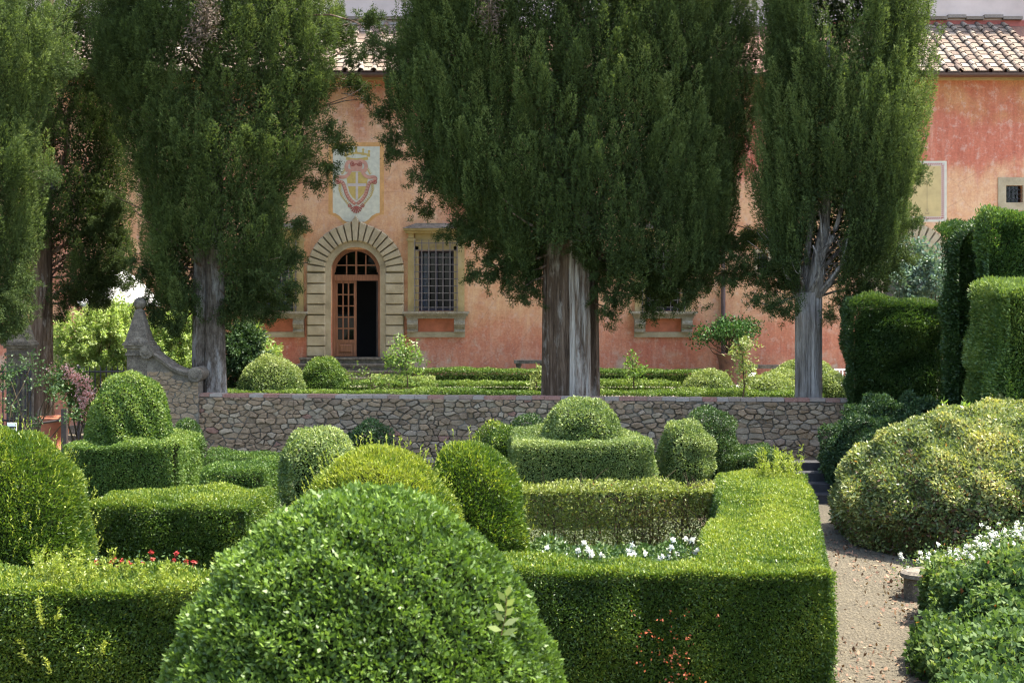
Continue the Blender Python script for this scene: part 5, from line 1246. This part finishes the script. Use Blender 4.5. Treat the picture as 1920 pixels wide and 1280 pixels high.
# planting bank behind the low wall
hedge('ivy_bank', [[(3.3, 10.3), (9, 10.3), (9, 16.6), (6.0, 15.9), (4.66, 15.1), (3.86, 12.4)]], GZ, -1.0, IVY, .065, .045, 3600, 'mass of glossy ivy filling the lower right corner beside the path', 'ivy', seed=25, lump=.07, mean=.30, top=.15, face=1.2, out=.3, rnd=.9, depth=.12, rd=.3)
topiary('ivy_mound', 1950, 13.6, [(0, 1028), (60, 1034), (120, 1060), (165, 1100), (180, 1160)], IVY, .065, .045, 3200, GZ, 'higher ivy hump against the right edge of the ivy mass', 'ivy', seed=26, lump=.06, mean=.32, top=.1, face=1.2, out=.3, rnd=.9)

# large variegated shrub
topiary('shrub', 1955, 19.9, [(0, 760), (130, 765), (225, 785), (310, 825), (368, 875), (392, 930), (388, 985), (345, 1030), (270, 1062)], YELL, .062, .03, 5200, GZ,
        'broad yellow-green variegated shrub with some rusty leaves right of the path', 'shrub', seed=27, lowbrown=1, lump=.05, mean=.46, top=.1, sd=.17, out=.4, up=.1, rnd=.9, face=.9, depth=.12, sy=.85)
# small upright shoots above it
for i, (xp, yp, Y_, mt, h, lab) in enumerate(((1790, 745, 20.5, BRUS, .42, 'leafy pale shoots standing above the variegated shrub'), (1720, 790, 21.5, BRUS, .2, 'small pale tuft on the left shoulder of the variegated shrub'), (1858, 742, 20.8, SPRS, .45, 'dry flower stalks rising above the variegated shrub at right'))):
    t_ = thing('tall_shoots', tuple(P3(xp, yp + 45, Y_)), lab, 'plant'); fo = Foliage(); st = MB(); r = np.random.default_rng(300 + i); b0 = P3(xp, yp + 55, Y_)
    for k in range(12):
        dd = norm(np.array([r.normal() * .35, r.normal() * .25, 1.])); hh = h * r.uniform(.5, 1.15); b1 = b0 + np.array([r.normal() * .16, r.normal() * .1, 0]); st.tube([b1, b1 + dd * hh], [.006, .002], 5); m = 26 if i != 2 else 10; t = r.uniform(.15, 1, m)[:, None]
        fo.add(b1 + dd * t * hh, norm(r.normal(size=(m, 3))), .09 if i != 2 else .04, .03 if i != 2 else .015, 1, .5, .3, .3, .8 + r.normal(size=m) * .12, r)
    fo.build('leaves', mt, t_); st.build('stems', TWIG, t_)

# dark shrubs between wall end and variegated shrub
topiary('shrub', 1640, 24.0, [(0, 775), (50, 785), (85, 815), (100, 850), (98, 885), (90, 925)], DSHR, .055, .026, 4200, GZ, 'dark bluish shrub beside the end of the stone wall', 'shrub', seed=28, lump=.09, mean=.32, out=.5, rnd=.8, face=.7)
topiary('shrub', 1690, 24.5, [(0, 750), (55, 757), (90, 780), (105, 815), (105, 860)], DSHR, .065, .028, 3600, GZ, 'dark leafy shrub in shade below the square cypress hedge', 'shrub', seed=29, lump=.1, mean=.36, out=.5, rnd=.8, face=.7)
ST = thing('garden_steps', (PX(1536, 23.6), 23.6, GZ), 'worn stone steps coloured dark for shade at the end of the gravel path', 'steps')
for k in range(4):
    mb = MB(); mb.box(PX(1500, 23.6) + .02 * k, PX(1575, 23.6) + .02 * k, 23.5 + .36 * k, 23.5 + .36 * (k + 1) + .03, GZ, GZ + .15 * (k + 1) - .002 * k); mb.build('step', DGREY, ST)

# clipped cypress hedges at right
def chedge(name, poly, z0, z1, label, seed, mean=.4, top=.2, L=.075, dens=2600, mat=CYPH, **k):
    return hedge(name, [poly], z0, z1, mat, L, .022, dens, label, 'hedge', seed=seed, mean=mean, top=top, out=.9, up=.45, rnd=.45, lump=.05, depth=.14, **{'rd': .14, **k})
chedge('cypress_hedge', [(PX(1592, 27), 27), (PX(1772, 27), 27), (PX(1772, 27), 28.6), (PX(1590, 28.6), 28.6)], -.9, PZ(566, 27), 'square dark clipped cypress hedge behind the end of the stone wall', 30, .27, .35, dens=5600, mat=YEWD, L=.06)
chedge('cypress_hedge', [(PX(1772, 24.6), 24.6), (PX(1852, 24.6), 24.6), (PX(1852, 24.6) + .2, 26.3), (PX(1782, 26.3), 26.3)], GZ, PZ(405, 24.6), 'tall narrow dark wedge of clipped cypress next to the highest hedge', 31, .24, .3, mat=YEWD, rd=.75, dens=5600, L=.06)  # dark leaf colour paints this wedge as the shaded face of the mass
chedge('cypress_hedge', [(PX(1836, 23.5), 23.5), (12.5, 23.5), (12.5, 25.2), (PX(1836, 25.2), 25.2)], GZ, PZ(392, 23.5), 'highest clipped cypress hedge at the right edge', 32, .5, .25, rd=.4, dens=5600, L=.06)
chedge('cypress_hedge', [(PX(1834, 22.2), 22.4), (PX(1880, 21.0), 21.0), (12.5, 20.6), (12.5, 23.3), (PX(1834, 23.3), 23.4)], GZ, PZ(532, 21.3), 'bright clipped cypress hedge in front of the highest one at the right edge', 33, .72, .3, rd=.25, dens=5600, L=.06)

# ------------------------------------------------------------------ terrace planting
zt_ = .09
def tl_y(x, d): return wy(x) + .32 + d
hedge('terrace_hedge', [[(-6.9, 31.3), (7.2, 30.6), (7.2, 31.2), (-6.9, 31.9)]], TZ, -.02, BOX, .05, .026, 2200, 'low box edging nearest the wall top on the terrace', seed=40, top=.15, mean=.55, rd=.05, lump=.02)
hedge('terrace_hedge', [rect(-4.6, 4.2, 32.9, 33.5)], TZ, .07, BOX, .05, .026, 2200, 'middle row of low box edging on the terrace', seed=41, top=.15, mean=.55, rd=.05, lump=.02)
hedge('terrace_hedge', [[(-3.6, 33.2), (-2.3, 33.2), (-2.0, 34.8), (-3.0, 34.8)]], TZ, .14, BOXP, .05, .026, 2200, 'short box edging leading to the door steps', seed=43, top=.15, mean=.55, rd=.05)
hedge('terrace_hedge', [rect(-2.85, 5.4, 36.2, 36.9)], TZ, PZ(694, 36.2), BOX, .045, .024, 3000, 'taller dark box hedge along the foot of the villa', seed=44, top=.2, mean=.35, rd=.06, lump=.015)
for i, (cxp, Y_, hw, yt, yb, mt, lab) in enumerate(((508, 32.2, 63, 668, 735, BOXP, 'pale box dome on the terrace beside the spotted trunk'), (607, 33.2, 44, 669, 728, BOX, 'dark round box dome at the foot of the door steps'),
        (1332, 32.4, 52, 696, 742, BOXP, 'flat pale dome on the terrace in front of the lemon pot'), (1438, 32.2, 56, 703, 744, BOXP, 'low pale dome between the slender sapling and the grey trunk'), (1465, 34.2, 48, 693, 735, BOXP, 'pale dome half hidden behind the low dome left of the grey trunk'),
        (1508, 35.0, 58, 676, 715, BOXP, 'highest pale dome rising behind the grey trunk'), (1562, 32.2, 36, 699, 742, BOXP, 'small pale dome between the grey trunk and the square hedge'))):
    yt -= 3; hw += 3; pts = [(0, yt), (hw * .35, yt + (yb - yt) * .05), (hw * .68, yt + (yb - yt) * .25), (hw * .9, yt + (yb - yt) * .55), (hw, yt + (yb - yt) * .9)]
    topiary('topiary_dome', cxp, Y_, pts, mt, .045, .026, 3200, TZ, lab, 'topiary', 'box domes on the terrace', seed=50 + i, mean=.28 if mt is BOXP else .2, top=.55, lump=.025, depth=.12, sd=.24)

def sapling(name, cxp, Y_, ybase, ytop, blobs, mat, label, seed, stemr=.02, L=.09, W=.04, n=260, group=None, mean=.6):
    r = np.random.default_rng(seed); x = PX(cxp, Y_); root = thing(name, (x, Y_, TZ), label, 'tree' if 'tree' in name else 'plant', group)
    mb = MB(); fo = Foliage(); b0 = np.array([x, Y_, TZ])
    tb = np.array([P3(*b[:2], Y_) for b in blobs]); top = tb[tb[:, 2].argmax()]; Q_ = limb(mb, b0, top, stemr, .005, .04, r, 7, 9)
    for (bx, by, R_) in blobs:
        c = P3(bx, by, Y_); q = Q_[np.abs(Q_[:, 2] - (c[2] - .1)).argmin()]; limb(mb, q, c, .009, .003, .15, r, 5, 5)
        m = int(n * (R_ / .25) ** 2); nt_ = 14; tc = c + r.normal(size=(nt_, 3)) * R_ * .6
        for tcc in tc[:8]: limb(mb, c, tcc, .004, .002, .1, r, 4, 3)
        k = r.integers(0, nt_, m); P_ = tc[k] + r.normal(size=(m, 3)) * R_ * .28
        fo.add(P_, norm(r.normal(size=(m, 3))), L, W, 1, .1, .4, .4, mean + r.normal(size=m) * .2, r)
    mb.build('stem', TWIG, root); fo.build('leaves', mat, root); return root
sapling('young_tree', 1190, 31.8, 735, 662, [(1186, 672, .14), (1184, 690, .17), (1198, 692, .15), (1190, 706, .15), (1205, 688, .1)], BRUS, 'slim bright sapling alone in front of the villa wall', 60)
sapling('young_tree', 1393, 30.6, 742, 640, [(1395, 640, .16), (1385, 655, .2), (1402, 650, .15), (1390, 675, .2), (1410, 690, .16), (1395, 695, .18), (1400, 715, .1)], BOXP, 'pale flowering sapling standing before the lemon pot', 61, mean=.85)
sapling('young_tree', 768, 32.0, 735, 645, [(760, 650, .2), (772, 665, .24), (745, 675, .22), (735, 690, .18), (780, 655, .15), (755, 700, .22), (725, 672, .1)], BRUS, 'airy flowering sapling in front of the right side of the door', 62, mean=.7)
sapling('wild_plant', 700, 31.5, 735, 690, [(660, 712, .18), (680, 705, .18), (700, 718, .2), (650, 700, .1), (730, 720, .18), (690, 690, .08), (820, 722, .1)], BOX, 'straggling weeds between the box rows before the door', 63, n=160, L=.06, W=.03)
sapling('white_flower_plant', 1005, 32.2, 735, 680, [(1003, 700, .12), (1000, 712, .15), (1008, 690, .08)], BOXP, 'pale leafy plant just left of the huge trunk', 64, mean=.95)

# lemon tree in its pot
LM = thing('potted_lemon_tree', (PX(1367, 37.1), 37.1, TZ), 'lemon tree in a large terracotta pot beside the downpipe', 'potted tree')
x, y = PX(1367, 37.1), 37.1; z1 = PZ(663, 37.1); mb = MB()
mb.lathe(x, y, [(.20, TZ), (.24, TZ + .08), (.30, z1 - .16), (.31, z1 - .12), (.33, z1 - .10), (.34, z1 - .03), (.36, z1), (.33, z1 + .01), (.30, z1 - .02), (.27, z1 - .06), (.01, z1 - .06)], 32); pot = mb.build('pot', TERR, LM, True)
mb = MB()
for a in (-1.9, -1.2, -.5): mb.tube([(x + .29 * cos(a + t) * 1.02, y + .29 * sin(a + t) * 1.02, z1 - .2 - .06 * sin(pi * (t + .25) / .5)) for t in np.linspace(-.25, .25, 8)], .012, 6)
mb.build('garland', TERR, pot)
mb = MB(); fo = Foliage(); r = np.random.default_rng(65); b0 = np.array([x, y, z1 - .05])
for k in range(22):
    a = r.uniform(0, 2 * pi); rr = r.uniform(.2, .75); e = np.array([x - .03 + rr * cos(a) * 1.05, y + rr * sin(a) * .8, PZ(r.uniform(605, 645), 37.1)]); limb(mb, b0 + r.normal(size=3) * .03, e, .018, .004, .2, r, 6)
    m = 130; fo.add(e + r.normal(size=(m, 3)) * np.array([.15, .15, .12]), norm(r.normal(size=(m, 3)) + np.array([0, 0, .4])), .10, .045, 1, .2, .3, .8, .5 + r.normal(size=m) * .2, r)
mb.build('trunk', TWIG, LM, True); fo.build('leaves', leafmat('lemon_leaf', [(0, (.02, .06, .02)), (.6, (.05, .12, .03)), (1, (.12, .2, .06))], .55, .25, spec=.2), LM)

# stone benches, white garden seats
def bench(cxp, Y_, yt, w, label):
    x = PX(cxp, Y_); z = PZ(yt, Y_); root = thing('stone_bench', (x, Y_, TZ), label, 'bench', 'stone benches against the villa'); b = MB(); b.box(x - w / 2, x + w / 2, Y_ - .2, Y_ + .2, z - .09, z); b.build('seat', GREY, root)
    for sg in (-.36, .36):
        b = MB(); xx = x + sg * w; b.lathe(xx, Y_, [(.11, TZ), (.11, TZ + .06), (.07, TZ + .12), (.08, z - .2), (.12, z - .14), (.12, z - .092)], 4, rot=pi / 4); b.build('leg', GREY, root)
bench(995, 37.6, 675, .95, 'stone bench against the wall left of the huge trunk')
bench(1430, 37.6, 684, 1.0, 'stone bench against the wall behind the pale domes')
def gseat(cxp, Y_, yt, w, label, rz=0):
    x = PX(cxp, Y_); z = PZ(yt, Y_); root = thing('white_garden_bench', (x, Y_, TZ), label, 'bench'); b = MB(); b.box(x - w / 2, x + w / 2, Y_ - .025, Y_ + .02, z - .04, z)
    b.box(x - w / 2, x + w / 2, Y_ - .02, Y_ + .018, z - .40, z - .36)
    for k in range(int(w / .09) + 1): xx = x - w / 2 + .02 + k * .09; b.box(xx - .014, xx + .014, Y_ - .012, Y_ + .012, z - .36, z - .04)
    b.build('backrest', WHITE, root); b = MB(); b.box(x - w / 2, x + w / 2, Y_ - .5, Y_ - .03, z - .46, z - .42); b.build('seat', WHITE, root)
    for sx_ in (-1, 1):
        for yy in (Y_ - .48, Y_ - .03): b = MB(); xx = x + sx_ * (w / 2 - .03); b.box(xx - .025, xx + .025, yy, yy + .05, TZ, z - .462); b.build('leg', WHITE, root)
gseat(1592, 35.5, 691, 1.1, 'white slatted garden bench partly behind the square hedge')
LG = thing('white_lounger', (PX(1408, 34.2), 34.2, TZ), 'white reclining garden chair between the lemon pot and pale domes', 'chair'); b = MB()
a = P3(1396, 722, 34.2); c = P3(1416, 700, 34.4); b.add([a + np.array([-.1, 0, 0]), a + np.array([.08, .0, 0]), c + np.array([.1, .4, 0]), c + np.array([-.08, .4, 0]), a + np.array([-.1, 0, -.04]), a + np.array([.08, 0, -.04]), c + np.array([.1, .4, -.04]), c + np.array([-.08, .4, -.04])], [(0, 1, 2, 3), (4, 7, 6, 5), (0, 4, 5, 1), (2, 6, 7, 3), (1, 5, 6, 2), (0, 3, 7, 4)]); b.build('backrest', WHITE, LG)
b = MB(); b.box(a[0] - .6, a[0] + .06, 34.2, 34.6, a[2] - .08, a[2] - .042); b.build('seat', WHITE, LG)
for dx in (-.55, 0):
    for dy in (.02, .36): b = MB(); b.box(a[0] + dx, a[0] + dx + .04, 34.2 + dy, 34.24 + dy, TZ, a[2] - .082); b.build('leg', WHITE, LG)

# shrubs around the gate and behind the spotted trunk
def loose(name, cxp, Y_, blobs, mat, label, zb, seed, n=2600, L=.09, W=.035, mean=.5, cat='shrub', droop=0.1):
    r = np.random.default_rng(seed); root = thing(name, (PX(cxp, Y_), Y_, zb), label, cat); mb = MB(); fo = Foliage(); b0 = np.array([PX(cxp, Y_), Y_, zb])
    for (bx, by, R_) in blobs:
        c = P3(bx, by, Y_) + np.array([0, r.normal() * .25, 0]); limb(mb, b0 + r.normal(size=3) * .1 * np.array([1, 1, 0]), c, .025, .006, .15, r, 6)
        m = int(n * (R_ / .5) ** 2); nt_ = 60; N_ = norm(r.normal(size=(nt_, 3))); tc = c + N_ * R_ * r.uniform(.3, 1, (nt_, 1)); k = r.integers(0, nt_, m)
        dr = norm(N_ + np.array([0, 0, .5])); t = r.uniform(-.3, .6, m)[:, None] * R_
        P_ = tc[k] + dr[k] * t + r.normal(size=(m, 3)) * R_ * .06; fo.add(P_, N_[k], L, W, .8, droop, .6, .5, mean + r.normal(size=m) * .17 + (r.normal(size=nt_) * .12)[k], r)
    mb.build('stems', TWIG, root); fo.build('leaves', mat, root); return root
loose('shrub', 170, 34.9, [(150, 640, .6), (200, 620, .6), (240, 625, .55), (130, 680, .55), (190, 690, .6), (120, 625, .35), (230, 690, .55), (275, 650, .5), (170, 600, .3), (225, 585, .3)], LITE, 'big light green feathery shrub behind the gate and obelisk pier', GZ, 70, 3800, mean=.62)
loose('shrub', 330, 34.6, [(320, 650, .55), (345, 620, .45), (300, 680, .5), (340, 690, .5), (315, 610, .35), (350, 590, .25)], LITE, 'light green shrub between the obelisk pier and the spotted trunk', GZ + .5, 71, 3600, mean=.55)
loose('shrub', 450, 33.0, [(450, 670, .5), (435, 700, .5), (470, 690, .45), (460, 640, .4), (440, 625, .35)], DSHR, 'dark shaded shrub just right of the spotted trunk', TZ, 72, 4200, mean=.45)
loose('climbing_shrub', 480, 35.4, [(460, 625, .25), (485, 640, .25), (505, 655, .2), (520, 660, .14), (475, 615, .15)], BRUS, 'yellow-green arching sprays above the dark shrub beside the trunk', TZ, 73, 1800, mean=.9, L=.12, W=.035)
ol = loose('oleander', 140, 31.2, [(130, 720, .35), (150, 735, .3), (120, 700, .25), (155, 760, .3), (165, 720, .2)], BOX, 'pink flowering oleander behind the open iron gate leaf', GZ, 74, 2200, cat='shrub')
fo = Foliage(); r = np.random.default_rng(75)
for xp, yp in ((125, 693), (132, 700), (118, 705), (145, 712), (152, 722), (160, 728), (148, 740), (158, 750), (165, 742), (100, 697), (155, 765), (140, 705), (170, 735), (162, 712)):
    m = 90; fo.add(P3(xp, yp, 30.9) + r.normal(size=(m, 3)) * .07, norm(r.normal(size=(m, 3)) + np.array([0, -.6, .3])), .05, .04, .4, 0, .8, 1.4, None, r)
fo.build('blossoms', PNK, ol)
loose('climbing_rose', 40, 26.4, [(20, 700, .28), (50, 680, .22), (5, 720, .25), (70, 720, .16), (90, 715, .18), (115, 740, .2), (20, 760, .22), (60, 790, .15), (135, 780, .2), (100, 700, .12)], DSHR, 'straggling climbing rose over the rail by the gate', GZ, 76, 900, mean=.75, L=.06, W=.035, cat='climbing plant')
loose('blue_green_shrub', 1730, 32.5, [(1690, 500, .35), (1720, 490, .4), (1750, 500, .35), (1710, 530, .4), (1745, 535, .4), (1680, 525, .3), (1770, 520, .25), (1700, 455, .18), (1725, 460, .16), (1665, 500, .15), (1735, 560, .4), (1700, 565, .35)], BLUE, 'blue-green leafy tree above the square dark hedge', TZ, 77, 1500, mean=.45, L=.1, W=.045, cat='tree', droop=.0)
TPO = plain('new_terracotta', (.36, .12, .06), .8, .25, 7, .3)
PT = thing('terracotta_planter', (PX(103, 32), 32, GZ), 'orange terracotta planter behind the gate', 'planter'); b = MB(); x = PX(103, 32); b.lathe(x, 32, [(.22, GZ), (.3, GZ + .3), (.36, GZ + .72), (.39, GZ + .74), (.39, GZ + .8), (.33, GZ + .8), (.3, GZ + .72), (.01, GZ + .72)], 28); b.build('pot', TPO, PT, True)
b = MB(); b.lathe(x, 32, [(.31, GZ + .735), (.29, GZ + .76), (.01, GZ + .77)], 20); b.build('soil', CORE, PT)
